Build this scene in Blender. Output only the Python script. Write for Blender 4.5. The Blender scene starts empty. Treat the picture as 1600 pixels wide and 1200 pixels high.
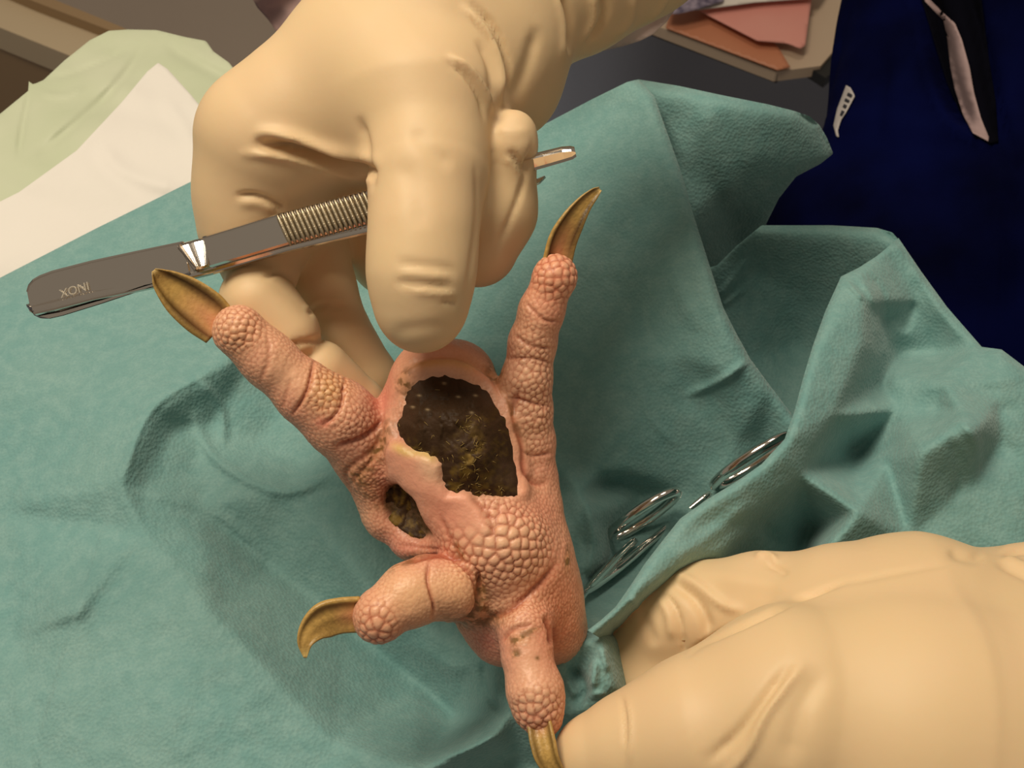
import bpy, math, random
import numpy as np
from mathutils import Vector, Matrix, kdtree
from mathutils.bvhtree import BVHTree
from mathutils.geometry import delaunay_2d_cdt

S = bpy.context.scene
COL = S.collection
rng = np.random.default_rng(7)
random.seed(7)

# ------------------------------------------------------------------ camera
F = 1930.0                      # focal length in photograph pixels
PITCH = math.radians(55)        # below the horizon
CAM_Z, TABLE_Z = 1.18, 0.85
cam_d = bpy.data.cameras.new('camera')
cam_d.sensor_width = 6.2
cam_d.lens = F / 1600 * 6.2
cam_d.clip_start = 0.01
cam_d.dof.use_dof = True
cam_d.dof.focus_distance = 0.298
cam_d.dof.aperture_fstop = 9.0
cam = bpy.data.objects.new('camera', cam_d)
COL.objects.link(cam)
cam.location = (0, 0, CAM_Z)
cam.rotation_euler = (math.radians(90) - PITCH, 0, 0)
S.camera = cam
CM = np.array(Matrix.Translation((0, 0, CAM_Z)) @ Matrix.Rotation(math.radians(90) - PITCH, 4, 'X'))

# ------------------------------------------------------------------ light
w = bpy.data.worlds.new('room'); S.world = w; w.use_nodes = True
bg = w.node_tree.nodes['Background']
bg.inputs[0].default_value = (0.80, 0.66, 0.50, 1)
bg.inputs[1].default_value = 0.30
def area(name, loc, target, size, power, color):
    l = bpy.data.lights.new(name, 'AREA'); l.shape = 'DISK'; l.size = size
    l.energy = power; l.color = color
    o = bpy.data.objects.new(name, l); COL.objects.link(o)
    o.location = loc
    o.rotation_euler = (Vector(target) - Vector(loc)).to_track_quat('-Z', 'Y').to_euler()
    return o
area('surgical_lamp', (-0.33, 0.33, 1.85), (-0.03, 0.2, 0.9), 0.42, 9.5, (1.0, 0.87, 0.66))
area('ceiling_panel', (0.05, 1.0, 2.3), (0.0, 0.25, 0.85), 0.35, 6.0, (1.0, 0.87, 0.68))
vs = S.view_settings
vs.view_transform = 'Standard'; vs.look = 'None'; vs.gamma = 1; vs.use_curve_mapping = False
vs.exposure = -0.2
S.display_settings.display_device = 'sRGB'

# ------------------------------------------------------------------ helpers
def lin(r, g, b):
    f = lambda c: (c / 255 / 12.92) if c / 255 <= 0.04045 else ((c / 255 + 0.055) / 1.055) ** 2.4
    return (f(r), f(g), f(b))

def px(u, v, d):
    """photograph pixel + depth (mm) -> camera space mm"""
    return np.array([(u - 800) / F * d, -(v - 600) / F * d, -d], float)
def pxa(U, V, D):
    U = np.asarray(U, float); V = np.asarray(V, float); D = np.asarray(D, float)
    return np.stack([(U - 800) / F * D, -(V - 600) / F * D, -D + 0 * U], -1)
def topx(P):
    d = -P[:, 2]
    return P[:, 0] / d * F + 800, -P[:, 1] / d * F + 600
def world(P):
    P = np.asarray(P, float).reshape(-1, 3) / 1000
    return P @ CM[:3, :3].T + CM[:3, 3]
def dplane(v, z=TABLE_Z):
    h = (CAM_Z - z) * 1000
    return h / (math.sin(PITCH) - (600 - np.asarray(v, float)) / F * math.cos(PITCH))

def tag(o, label=None, cat=None, group=None, kind=None):
    if label: o['label'] = label
    if cat: o['category'] = cat
    if group: o['group'] = group
    if kind: o['kind'] = kind
    return o
def empty(name, loc, label, cat):
    o = bpy.data.objects.new(name, None); COL.objects.link(o)
    o.location = Vector(loc); o.empty_display_size = 0.01
    return tag(o, label, cat)
def link_world(name, V, faces, mat, parent=None, smooth=True, cols=None, label=None, origin=None):
    """V in world metres"""
    V = np.asarray(V, float)
    if parent is not None:
        org = np.array(parent.location) if parent.parent is None else np.array(parent.location) + np.array(parent.parent.location)
    elif origin is not None: org = np.array(origin)
    else:
        org = (V.min(0) + V.max(0)) / 2; org[2] = V[:, 2].min()
    me = bpy.data.meshes.new(name)
    faces = np.asarray(faces) if not isinstance(faces, list) else faces
    me.from_pydata((V - org).tolist(), [], faces.tolist() if isinstance(faces, np.ndarray) else faces)
    me.update()
    if smooth: me.polygons.foreach_set('use_smooth', [True] * len(me.polygons))
    if cols is not None:
        a = me.color_attributes.new('Col', 'FLOAT_COLOR', 'POINT')
        c = np.ones((len(V), 4), np.float32); c[:, :3] = cols
        a.data.foreach_set('color', c.ravel())
    me.materials.append(mat)
    o = bpy.data.objects.new(name, me); COL.objects.link(o)
    if parent is not None: o.parent = parent
    else: o.location = Vector(org)
    if label: o['label'] = label
    return o
def link_cam(name, P, faces, mat, parent=None, **k):
    return link_world(name, world(P), faces, mat, parent, **k)

# ---- materials
def material(name, color, rough=0.5, metal=0.0, bump=None, col_attr=False, mottle=None, sss=0.0, coat=0.0, sheen=0.0, spec=0.5):
    m = bpy.data.materials.new(name); m.use_nodes = True
    nt = m.node_tree; N = nt.nodes; L = nt.links
    b = N['Principled BSDF']
    b.inputs['Roughness'].default_value = rough
    b.inputs['Metallic'].default_value = metal
    b.inputs['Specular IOR Level'].default_value = spec
    if coat: b.inputs['Coat Weight'].default_value = coat; b.inputs['Coat Roughness'].default_value = 0.15
    if sheen: b.inputs['Sheen Weight'].default_value = sheen
    if sss:
        b.inputs['Subsurface Weight'].default_value = sss
        b.inputs['Subsurface Radius'].default_value = (1.0, 0.45, 0.25)
        b.inputs['Subsurface Scale'].default_value = 0.003
    tc = N.new('ShaderNodeTexCoord')
    if col_attr:
        at = N.new('ShaderNodeAttribute'); at.attribute_name = 'Col'; src = at.outputs['Color']
    else:
        rgb = N.new('ShaderNodeRGB'); rgb.outputs[0].default_value = (*color, 1); src = rgb.outputs[0]
    for (scale, amt, c2) in (mottle or []):
        n = N.new('ShaderNodeTexNoise'); n.inputs['Scale'].default_value = scale; n.inputs['Detail'].default_value = 5
        L.new(tc.outputs['Object'], n.inputs['Vector'])
        r = N.new('ShaderNodeMapRange'); r.inputs[1].default_value = 0.38; r.inputs[2].default_value = 0.66
        r.inputs[3].default_value = 0; r.inputs[4].default_value = amt
        L.new(n.outputs['Fac'], r.inputs[0])
        mx = N.new('ShaderNodeMix'); mx.data_type = 'RGBA'
        L.new(r.outputs[0], mx.inputs[0]); L.new(src, mx.inputs[6]); mx.inputs[7].default_value = (*c2, 1)
        src = mx.outputs[2]
    L.new(src, b.inputs['Base Color'])
    prev = None
    for (kind, scale, strength, dist) in (bump or []):
        if kind == 'noise':
            t = N.new('ShaderNodeTexNoise'); t.inputs['Detail'].default_value = 4; out = t.outputs['Fac']
        else:
            t = N.new('ShaderNodeTexVoronoi'); out = t.outputs['Distance']
        t.inputs['Scale'].default_value = scale
        L.new(tc.outputs['Object'], t.inputs['Vector'])
        bp = N.new('ShaderNodeBump'); bp.inputs['Strength'].default_value = strength; bp.inputs['Distance'].default_value = dist
        L.new(out, bp.inputs['Height'])
        if prev: L.new(prev, bp.inputs['Normal'])
        prev = bp.outputs['Normal']
    if prev: L.new(prev, b.inputs['Normal'])
    return m

# ---- implicit surfaces (camera space, mm)
class Blob:
    def __init__(self): self.prims = []          # (a, ra, b, rb, k)
    def chain(self, pts, k=3.0, sub=False):
        """pts: (u, v, depth mm, radius px)"""
        P = [(px(u, v, d), r / F * d) for (u, v, d, r) in pts]
        if len(P) == 1: P = P * 2
        for (a, ra), (b, rb) in zip(P[:-1], P[1:]): self.prims.append((a, ra, b, rb, k, sub))
        return self
    def mesh(self, h, smooth=2):
        lo = np.min([np.minimum(a - ra, b - rb) for a, ra, b, rb, k, s in self.prims if not s], 0) - 3 * h - 1
        hi = np.max([np.maximum(a + ra, b + rb) for a, ra, b, rb, k, s in self.prims if not s], 0) + 3 * h + 1
        n = np.ceil((hi - lo) / h).astype(int) + 1
        ax = [(lo[i] + h * np.arange(n[i])).astype(np.float32) for i in range(3)]
        Fd = np.full(n, 1e3, np.float32)
        for a, ra, b, rb, k, sub in self.prims:
            m = max(ra, rb) + 2.2 * k + 2 * h
            l = np.maximum(((np.minimum(a, b) - m - lo) / h).astype(int), 0)
            u = np.minimum(((np.maximum(a, b) + m - lo) / h).astype(int) + 2, n)
            sl = tuple(slice(l[i], u[i]) for i in range(3))
            X = ax[0][sl[0]][:, None, None]; Y = ax[1][sl[1]][None, :, None]; Z = ax[2][sl[2]][None, None, :]
            ab = b - a; L2 = float(ab @ ab) + 1e-9
            t = ((X - a[0]) * ab[0] + (Y - a[1]) * ab[1] + (Z - a[2]) * ab[2]) / L2
            t = np.clip(t, 0, 1)
            D = np.sqrt((X - a[0] - t * ab[0]) ** 2 + (Y - a[1] - t * ab[1]) ** 2 + (Z - a[2] - t * ab[2]) ** 2) - (ra + (rb - ra) * t)
            f = Fd[sl]
            if sub:
                D = -D; e = np.clip(k - np.abs(f - D), 0, None) / k
                Fd[sl] = np.maximum(f, D) + e * e * k * 0.25
            else:
                e = np.clip(k - np.abs(f - D), 0, None) / k
                Fd[sl] = np.minimum(f, D) - e * e * k * 0.25
        return surface_nets(Fd, lo, h, smooth)

def surface_nets(Fd, lo, h, smooth):
    s = Fd < 0
    n = np.array(Fd.shape)
    c = [s[i:n[0] - 1 + i, j:n[1] - 1 + j, k:n[2] - 1 + k] for i in (0, 1) for j in (0, 1) for k in (0, 1)]
    cnt = sum(x.astype(np.int8) for x in c)
    act = (cnt > 0) & (cnt < 8)
    I = np.argwhere(act)
    idx = np.full(act.shape, -1, np.int64); idx[act] = np.arange(len(I))
    acc = np.zeros((len(I), 3)); w_ = np.zeros(len(I))
    corners = [(i, j, k) for i in (0, 1) for j in (0, 1) for k in (0, 1)]
    for a in corners:
        for d in range(3):
            if a[d]: continue
            b = list(a); b[d] = 1
            fa = Fd[I[:, 0] + a[0], I[:, 1] + a[1], I[:, 2] + a[2]]
            fb = Fd[I[:, 0] + b[0], I[:, 1] + b[1], I[:, 2] + b[2]]
            m = (fa < 0) != (fb < 0)
            t = np.where(m, fa / np.where(m, fa - fb, 1), 0)
            p = I + np.array(a); p = p.astype(float); p[:, d] += t
            acc[m] += p[m]; w_[m] += 1
    V = acc / w_[:, None] * h + lo
    faces = []
    for d in range(3):
        sl0 = [slice(None)] * 3; sl1 = [slice(None)] * 3
        sl0[d] = slice(0, -1); sl1[d] = slice(1, None)
        e = np.argwhere(s[tuple(sl0)] != s[tuple(sl1)])
        d1, d2 = (d + 1) % 3, (d + 2) % 3
        ok = (e[:, d1] > 0) & (e[:, d2] > 0) & (e[:, d1] < n[d1] - 1) & (e[:, d2] < n[d2] - 1)
        e = e[ok]
        def g(o1, o2):
            q = e.copy(); q[:, d1] -= o1; q[:, d2] -= o2
            return idx[q[:, 0], q[:, 1], q[:, 2]]
        Q = np.stack([g(1, 1), g(0, 1), g(0, 0), g(1, 0)], 1)
        ins = s[e[:, 0], e[:, 1], e[:, 2]]
        Q[~ins] = Q[~ins][:, ::-1]
        faces.append(Q)
    Q = np.concatenate(faces)
    V = taubin(V, Q, smooth)
    return V, Q
def edges_of(Q): return np.concatenate([Q[:, [i, (i + 1) % Q.shape[1]]] for i in range(Q.shape[1])])
def taubin(V, Q, it, lam=0.5):
    E = edges_of(Q); deg = np.bincount(E[:, 0], minlength=len(V))[:, None] + 1e-9
    for _ in range(it):
        for l in (lam, -lam * 0.95):
            A = np.stack([np.bincount(E[:, 0], V[E[:, 1], i], len(V)) for i in range(3)], 1)
            V = V + l * (A / deg - V)
    return V
def normals(V, Q):
    fn = np.cross(V[Q[:, 2]] - V[Q[:, 0]], V[Q[:, 3]] - V[Q[:, 1]])
    N = np.zeros_like(V)
    for i in range(4):
        for k in range(3): N[:, k] += np.bincount(Q[:, i], fn[:, k], len(V))
    return N / (np.linalg.norm(N, axis=1)[:, None] + 1e-12)

# ---- sculpt / paint strokes, laid out along the surface
def seg_dist(U, V, pts, closed=False):
    pts = np.array(pts, float)
    if closed: pts = np.vstack([pts, pts[:1]])
    best = np.full(U.shape, 1e9); side = np.zeros(U.shape); par = np.zeros(U.shape)
    L = np.concatenate([[0], np.cumsum(np.linalg.norm(np.diff(pts, axis=0), axis=1))])
    for i in range(len(pts) - 1):
        a, b = pts[i], pts[i + 1]; ab = b - a; l2 = ab @ ab + 1e-9
        t = np.clip(((U - a[0]) * ab[0] + (V - a[1]) * ab[1]) / l2, 0, 1)
        dx = U - a[0] - t * ab[0]; dy = V - a[1] - t * ab[1]; d = np.hypot(dx, dy)
        m = d < best; best = np.where(m, d, best)
        side = np.where(m, np.sign(ab[0] * dy - ab[1] * dx), side)
        par = np.where(m, (L[i] + t * math.sqrt(l2)) / L[-1], par)
    return best, side, par
def smooth_line(pts, n=6):
    P = np.array(pts, float)
    if len(P) < 3: return P
    Q = np.vstack([2 * P[0] - P[1], P, 2 * P[-1] - P[-2]]); out = []
    for i in range(1, len(Q) - 2):
        for t in np.linspace(0, 1, n, endpoint=False):
            out.append(0.5 * (2 * Q[i] + (Q[i + 1] - Q[i - 1]) * t + (2 * Q[i - 1] - 5 * Q[i] + 4 * Q[i + 1] - Q[i + 2]) * t * t + (3 * Q[i] - Q[i - 1] - 3 * Q[i + 1] + Q[i + 2]) * t ** 3))
    out.append(P[-1]); return np.array(out)
def stroke(U, V, pts, wd, kind='g', taper=True, wd2=None):
    """kind g: gaussian. kind step: sharp on the right-hand side (+), soft on the other"""
    d, side, t = seg_dist(U, V, smooth_line(pts))
    tp = np.clip(np.minimum(t, 1 - t) * 5, 0, 1) if taper else 1.0
    if kind == 'g': return np.exp(-(d / wd) ** 2) * tp
    if kind == 'c': return np.exp(-d / wd) * tp
    w2 = wd2 or wd * 5
    return np.where(side > 0, np.exp(-(d / wd) ** 2), np.exp(-(d / w2) ** 2)) * tp
def inside(U, V, poly):
    poly = np.array(poly, float); r = np.zeros(np.shape(U), bool); n = len(poly)
    for i in range(n):
        x1, y1 = poly[i]; x2, y2 = poly[(i + 1) % n]
        if y1 == y2: continue
        c = ((y1 > V) != (y2 > V)) & (U < (x2 - x1) * (V - y1) / (y2 - y1) + x1)
        r ^= c
    return r
def polymask(U, V, poly, soft):
    d, _, _ = seg_dist(U, V, poly, True)
    sd = np.where(inside(U, V, poly), d, -d)
    return 0.5 + 0.5 * np.tanh(sd / soft)
def ell(U, V, cx, cy, rx, ry, ang=0):
    a = math.radians(ang); dx = U - cx; dy = V - cy
    p = (dx * math.cos(a) + dy * math.sin(a)) / rx; q = (-dx * math.sin(a) + dy * math.cos(a)) / ry
    return np.exp(-(p * p + q * q))
def paint(C, m, col):
    m = np.clip(m, 0, 1)[:, None]; C[:] = C * (1 - m) + np.array(col) * m
def blur2(A, s):
    r = int(3 * s) + 1; k = np.exp(-0.5 * (np.arange(-r, r + 1) / s) ** 2); k /= k.sum()
    for ax in (0, 1):
        P = np.pad(A, [(r, r) if i == ax else (0, 0) for i in (0, 1)], mode='edge'); o = 0
        for i, kk in enumerate(k):
            sl = [slice(None)] * 2; sl[ax] = slice(i, i + A.shape[ax]); o = o + kk * P[tuple(sl)]
        A = o
    return A
def noise3(P, scale, seed=0, octaves=3):
    """cheap value field: sums of rotated sines"""
    r = np.random.default_rng(seed); o = np.zeros(len(P)); amp = 1; tot = 0
    for k in range(octaves):
        for _ in range(6):
            d = r.normal(size=3); d /= np.linalg.norm(d); f = 6.283 / (scale / 2 ** k) * r.uniform(0.6, 1.4)
            o += amp * np.sin(P @ d * f + r.uniform(0, 6.28) + 1.3 * np.sin(P @ r.normal(size=3) * f * 0.35))
        tot += amp * 2.5; amp *= 0.55
    return o / tot

def grid_patch(poly, step, depthfn, thick=0.0):
    """sheet filling a closed outline; depthfn(U,V)->depth mm; returns camera-space verts, quads, (U,V)"""
    poly = np.array(poly, float)
    lo = poly.min(0) - step; hi = poly.max(0) + step
    xs = np.arange(lo[0], hi[0] + step, step); ys = np.arange(lo[1], hi[1] + step, step)
    CX, CY = np.meshgrid((xs[:-1] + xs[1:]) / 2, (ys[:-1] + ys[1:]) / 2, indexing='ij')
    keep = inside(CX, CY, poly)
    nx, ny = len(xs), len(ys)
    cnt = np.zeros((nx, ny), int)
    for i in (0, 1):
        for j in (0, 1): cnt[i:nx - 1 + i, j:ny - 1 + j] += keep
    used = cnt > 0; idx = np.full((nx, ny), -1); idx[used] = np.arange(used.sum())
    GX, GY = np.meshgrid(xs, ys, indexing='ij'); U = GX[used].copy(); V = GY[used].copy()
    bd = cnt[used] < 4
    ub, vb = U[bd], V[bd]; best = np.full(len(ub), 1e9); nu, nv = ub.copy(), vb.copy()
    for i in range(len(poly)):
        a = poly[i]; b = poly[(i + 1) % len(poly)]; ab = b - a; l2 = ab @ ab + 1e-9
        t = np.clip(((ub - a[0]) * ab[0] + (vb - a[1]) * ab[1]) / l2, 0, 1)
        x = a[0] + t * ab[0]; y = a[1] + t * ab[1]; d = np.hypot(ub - x, vb - y); m = d < best
        best = np.where(m, d, best); nu = np.where(m, x, nu); nv = np.where(m, y, nv)
    m = best < step * 1.5
    ub = np.where(m, nu, ub); vb = np.where(m, nv, vb); U[bd] = ub; V[bd] = vb
    K = np.argwhere(keep)
    Q = np.stack([idx[K[:, 0], K[:, 1]], idx[K[:, 0], K[:, 1] + 1], idx[K[:, 0] + 1, K[:, 1] + 1], idx[K[:, 0] + 1, K[:, 1]]], 1)
    D = depthfn(U, V); P = pxa(U, V, D)
    if thick:
        n0 = len(P); P2 = pxa(U, V, D + thick)
        E = edges_of(Q); key = E.min(1) * n0 + E.max(1)
        un, inv, ct = np.unique(key, return_inverse=True, return_counts=True)
        B = E[ct[inv] == 1]
        R = np.stack([B[:, 0], B[:, 0] + n0, B[:, 1] + n0, B[:, 1]], 1)
        Q = np.concatenate([Q, Q[:, ::-1] + n0, R]); P = np.concatenate([P, P2])
        U = np.tile(U, 2); V = np.tile(V, 2)
    return P, Q, U, V

def sweep(path, prof, up, closed_prof=True, cap=True):
    """path: list of camera-space points with per-station (scale_w, scale_n); prof: list of (w, n)."""
    P = np.array([p[0] for p in path]); n = len(P); m = len(prof)
    T = np.gradient(P, axis=0); T /= np.linalg.norm(T, axis=1)[:, None]
    V = []
    for i in range(n):
        u = np.array(up if not callable(up) else up(i), float); u = u - T[i] * (u @ T[i]); u /= np.linalg.norm(u)
        s = np.cross(T[i], u)
        for (a, b) in prof: V.append(P[i] + s * a * path[i][1] + u * b * path[i][2])
    Fc = []
    for i in range(n - 1):
        for j in range(m if closed_prof else m - 1):
            k = (j + 1) % m
            Fc.append([i * m + j, i * m + k, (i + 1) * m + k, (i + 1) * m + j])
    if cap: Fc.append(list(range(m))[::-1]); Fc.append([(n - 1) * m + j for j in range(m)])
    return np.array(V), Fc
def tube(pts, r, n=10, closed=False):
    """pts camera space"""
    P = np.array(pts); r = np.broadcast_to(r, len(P))
    T = np.roll(P, -1, 0) - np.roll(P, 1, 0) if closed else np.gradient(P, axis=0)
    T /= np.linalg.norm(T, axis=1)[:, None]
    u = np.array([0.13, 0.27, 0.95]); V = []
    for i in range(len(P)):
        u = u - T[i] * (u @ T[i]); u /= np.linalg.norm(u); s = np.cross(T[i], u)
        for k in range(n):
            a = 6.28318 * k / n; V.append(P[i] + r[i] * (u * math.cos(a) + s * math.sin(a)))
    Fc = []; N = len(P)
    for i in range(N if closed else N - 1):
        j = (i + 1) % N
        for k in range(n): Fc.append([i * n + k, i * n + (k + 1) % n, j * n + (k + 1) % n, j * n + k])
    if not closed: Fc.append(list(range(n))[::-1]); Fc.append([(N - 1) * n + k for k in range(n)])
    return np.array(V), Fc
def box_world(x0, x1, y0, y1, z0, z1):
    V = [(x, y, z) for x in (x0, x1) for y in (y0, y1) for z in (z0, z1)]
    return np.array(V), [[0, 1, 3, 2], [4, 6, 7, 5], [0, 4, 5, 1], [2, 3, 7, 6], [0, 2, 6, 4], [1, 5, 7, 3]]
def prism_world(pts, z0, z1):
    n = len(pts); V = [(x, y, z0) for x, y in pts] + [(x, y, z1) for x, y in pts]
    Fc = [list(range(n))[::-1], list(range(n, 2 * n))] + [[i, (i + 1) % n, n + (i + 1) % n, n + i] for i in range(n)]
    return np.array(V), Fc
def on_plane(u, v, z):
    return world(pxa([u], [v], dplane([v], z)))[0]

# ------------------------------------------------------------------ materials
M = {}
M['glove'] = material('latex_glove', (0.76, 0.56, 0.335), 0.5, sss=0.2, mottle=[(35, 0.25, (0.80, 0.55, 0.36)), (120, 0.10, (0.74, 0.56, 0.30))], bump=[('noise', 60, 0.12, 0.002), ('noise', 900, 0.05, 0.0003)], spec=0.35)
M['skin'] = material('foot_skin', (1, 1, 1), 0.42, col_attr=True, sss=0.1, mottle=[(900, 0.10, (0.78, 0.40, 0.24))], bump=[('voronoi', 1500, 0.10, 0.0004), ('noise', 700, 0.18, 0.0006)], spec=0.45)
M['claw'] = material('horn_claw', (1, 1, 1), 0.38, col_attr=True, bump=[('noise', 900, 0.3, 0.0006)])
M['scab'] = material('dry_scab', (1, 1, 1), 0.55, col_attr=True, bump=[('noise', 500, 0.35, 0.0006), ('noise', 1800, 0.3, 0.0003)], spec=0.18)
M['steel'] = material('polished_steel', (0.78, 0.74, 0.70), 0.10, 1.0)
M['steel_brushed'] = material('brushed_steel', (0.46, 0.39, 0.28), 0.42, 1.0, bump=[('noise', 2500, 0.5, 0.0002)])
M['etch'] = material('etched_steel', (0.72, 0.66, 0.56), 0.35, 1.0)
M['drape'] = material('nonwoven_drape', (0.165, 0.345, 0.345), 0.75, mottle=[(28, 0.35, (0.27, 0.41, 0.385)), (260, 0.35, (0.30, 0.47, 0.46)), (1300, 0.40, (0.13, 0.29, 0.31))],
                      bump=[('voronoi', 950, 0.35, 0.0006), ('noise', 160, 0.4, 0.0010)], sheen=0.25, spec=0.25)
M['pad'] = material('absorbent_pad', (0.76, 0.735, 0.71), 0.8, mottle=[(30, 0.25, (0.80, 0.76, 0.74))], bump=[('noise', 120, 0.3, 0.001)], spec=0.2)
M['pad_back'] = material('green_film', (0.52, 0.58, 0.42), 0.45, mottle=[(22, 0.5, (0.62, 0.64, 0.52))], bump=[('noise', 40, 0.3, 0.002)], spec=0.4)
M['navy'] = material('navy_scrubs', (0.0015, 0.003, 0.036), 0.9, mottle=[(14, 0.8, (0.0006, 0.0008, 0.006))], bump=[('noise', 900, 0.3, 0.0006)], sheen=0.0, spec=0.03)
M['lining'] = material('mauve_shirt', (0.36, 0.26, 0.27), 0.8, spec=0.2)
M['label'] = material('woven_label', (0.45, 0.42, 0.42), 0.8)
M['ink'] = material('label_print', (0.02, 0.02, 0.03), 0.8)
M['gown'] = material('pink_print_gown', (0.62, 0.42, 0.40), 0.8, mottle=[(60, 0.6, (0.33, 0.22, 0.24)), (25, 0.4, (0.75, 0.58, 0.52))], spec=0.2)
M['gown_white'] = material('white_pink_gown', (0.74, 0.60, 0.56), 0.8, mottle=[(30, 0.4, (0.70, 0.48, 0.47))], spec=0.2)
M['floor'] = material('grey_vinyl', (0.20, 0.225, 0.31), 0.5, mottle=[(5, 0.25, (0.22, 0.245, 0.32)), (400, 0.25, (0.14, 0.16, 0.22))])
M['mat'] = material('brown_floor', (0.42, 0.35, 0.30), 0.7, mottle=[(5, 0.3, (0.37, 0.31, 0.27))])  # brownish colour for the far left of the floor
M['beige'] = material('beige_laminate', (0.56, 0.45, 0.31), 0.5, mottle=[(7, 0.3, (0.50, 0.40, 0.27))])
M['beige_dark'] = material('tan_edge', (0.33, 0.22, 0.12), 0.5)
M['tan'] = material('tan_tray', (0.52, 0.40, 0.30), 0.45, mottle=[(6, 0.3, (0.46, 0.36, 0.26))])
M['orange'] = material('salmon_reflection', (0.50, 0.20, 0.11), 0.5)
M['salmon'] = material('salmon_paper', (0.68, 0.28, 0.24), 0.7, mottle=[(14, 0.4, (0.72, 0.36, 0.31))])
M['white_paper'] = material('white_paper', (0.72, 0.66, 0.62), 0.7)
M['black_neck_shade'] = material('black_neck_shade', (0.002, 0.002, 0.005), 0.95, spec=0.05)
M['straw'] = material('straw', (0.27, 0.18, 0.05), 0.6)
M['black'] = material('black_rubber', (0.012, 0.012, 0.012), 0.5)
M['purple'] = material('purple_print', (0.30, 0.25, 0.33), 0.8, mottle=[(150, 0.9, (0.05, 0.04, 0.09))])

# ------------------------------------------------------------------ setting
v, f = box_world(-4, 4, -3, 5, -0.05, 0.0)
fl = link_world('floor', v, f, M['floor'], smooth=False); tag(fl, kind='structure')
# added thin slab that colours the far left of the floor brownish
pts = [on_plane(u, vv, 0.006)[:2] for u, vv in ((-600, -260), (600, -260), (560, 300), (-600, 420))]
v, f = prism_world(pts, 0.0, 0.006)
tag(link_world('brown_floor_area', v, f, M['mat'], smooth=False), 'brown-grey floor area behind the pale green sheet', 'mat')  # added slab for the brownish part of the floor, no separate mat

# beige bench in the upper left corner
zb = 0.42
Pz = lambda u, vv, z=zb: on_plane(u, vv, z)
bench = empty('bench', (*Pz(-100, 60)[:2], 0), 'beige laminate bench with a darker edge strip, in the far upper left', 'bench')
def prism_px(name, pix, z0, z1, mat, parent=None, **k):
    v, f = prism_world([on_plane(u, vv, z1)[:2] for u, vv in pix][::-1], z0, z1)
    return link_world(name, v, f, mat, parent, smooth=False, **k)
prism_px('bench_top', [(-500, -260), (-80, -60), (60, -4), (180, 46), (205, 60), (215, 130), (-20, 35), (-500, -160)], zb - 0.03, zb, M['beige'], bench)
prism_px('edge_strip', [(-80, -66), (62, -10), (190, 42), (215, 55), (208, 62), (178, 50), (55, 3), (-80, -54)], zb - 0.02, zb + 0.012, M['beige_dark'], bench, label='darker tan edge strip')
prism_px('lower_shelf', [(-500, -150), (-20, 42), (230, 140), (230, 240), (-20, 112), (-500, -60)], 0.16, 0.20, M['beige'], bench)
prism_px('side_panel', [(-500, -130), (-40, 50), (120, 115), (120, 120), (-40, 56), (-500, -122)], 0.0, zb - 0.03, M['beige_dark'], bench)

# side table with paper, upper right
zs = 0.40
st = empty('side_table', (*Pz(1250, -60, zs)[:2], 0), 'tan topped side table with a black rim, far behind the teal drape', 'table')
prism_px('table_top', [(900, -520), (1900, -520), (1440, -85), (1368, 4), (1282, 103), (1212, 112), (1040, 46), (880, -16)], zs - 0.012, zs, M['tan'], st)
prism_px('rim', [(870, -16), (1040, 51), (1215, 117), (1222, 113), (1212, 111), (1040, 45), (870, -22)], zs - 0.014, zs - 0.004, M['black'], st, label='black rim')
prism_px('corner_bumper', [(1262, 104), (1290, 122), (1303, 110), (1308, 88), (1296, 82), (1283, 102)], zs - 0.016, zs - 0.004, M['black'], st, label='black corner bumper')
for u, vv in ((1150, -420), (1450, -420)):
    c = Pz(u, vv, zs); vx, fx = box_world(c[0] - .015, c[0] + .015, c[1] - .015, c[1] + .015, 0, zs - .012)
    link_world('leg', vx, fx, M['black'], st, smooth=False)
def sheet_px(name, poly, z, mat, wav=3, step=5, seed=1, thick=0.5, **k):
    def dep(U, V):
        d = dplane(V, z); P = pxa(U, V, d); return d + wav * noise3(P, 90, seed, 2) - wav
    P, Q, U, V = grid_patch(poly, step, dep, thick)
    return link_cam(name, P, Q, mat, **k)
tag(sheet_px('paper_and_reflection', [(1040, 44), (1065, -40), (1120, -60), (1220, 80), (1235, 105), (1215, 110)], zs + 0.004, M['orange'], 1), 'terracotta reflection of the salmon paper, painted on the near edge of the side table', 'sheet')  # reflection of the salmon paper on the table top, painted as a coloured sheet
tag(sheet_px('paper_and_reflection', [(1090, 16), (1110, -30), (1272, -30), (1258, 72), (1250, 76), (1230, 68), (1183, 64)], zs + 0.012, M['salmon'], 2), 'crumpled salmon pink paper lying across the side table', 'sheet')
tag(sheet_px('cloth', [(1085, 17), (1100, -25), (1300, -40), (1275, -3), (1180, 4), (1120, 12)], zs + 0.02, M['white_paper'], 2), 'white cloth edge above the salmon pink paper', 'cloth')
tag(sheet_px('cloth', [(1040, 22), (1050, -30), (1135, -30), (1130, 2), (1085, 16), (1060, 22)], zs + 0.024, M['purple'], 3), 'mottled purple cloth right beside the glove cuff', 'cloth')
tag(sheet_px('cloth', [(1352, 36), (1364, 20), (1382, 24), (1380, 44), (1366, 42)], 0.30, M['white_paper'], 1), 'small white scrap between side table and navy scrubs', 'scrap')

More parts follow.
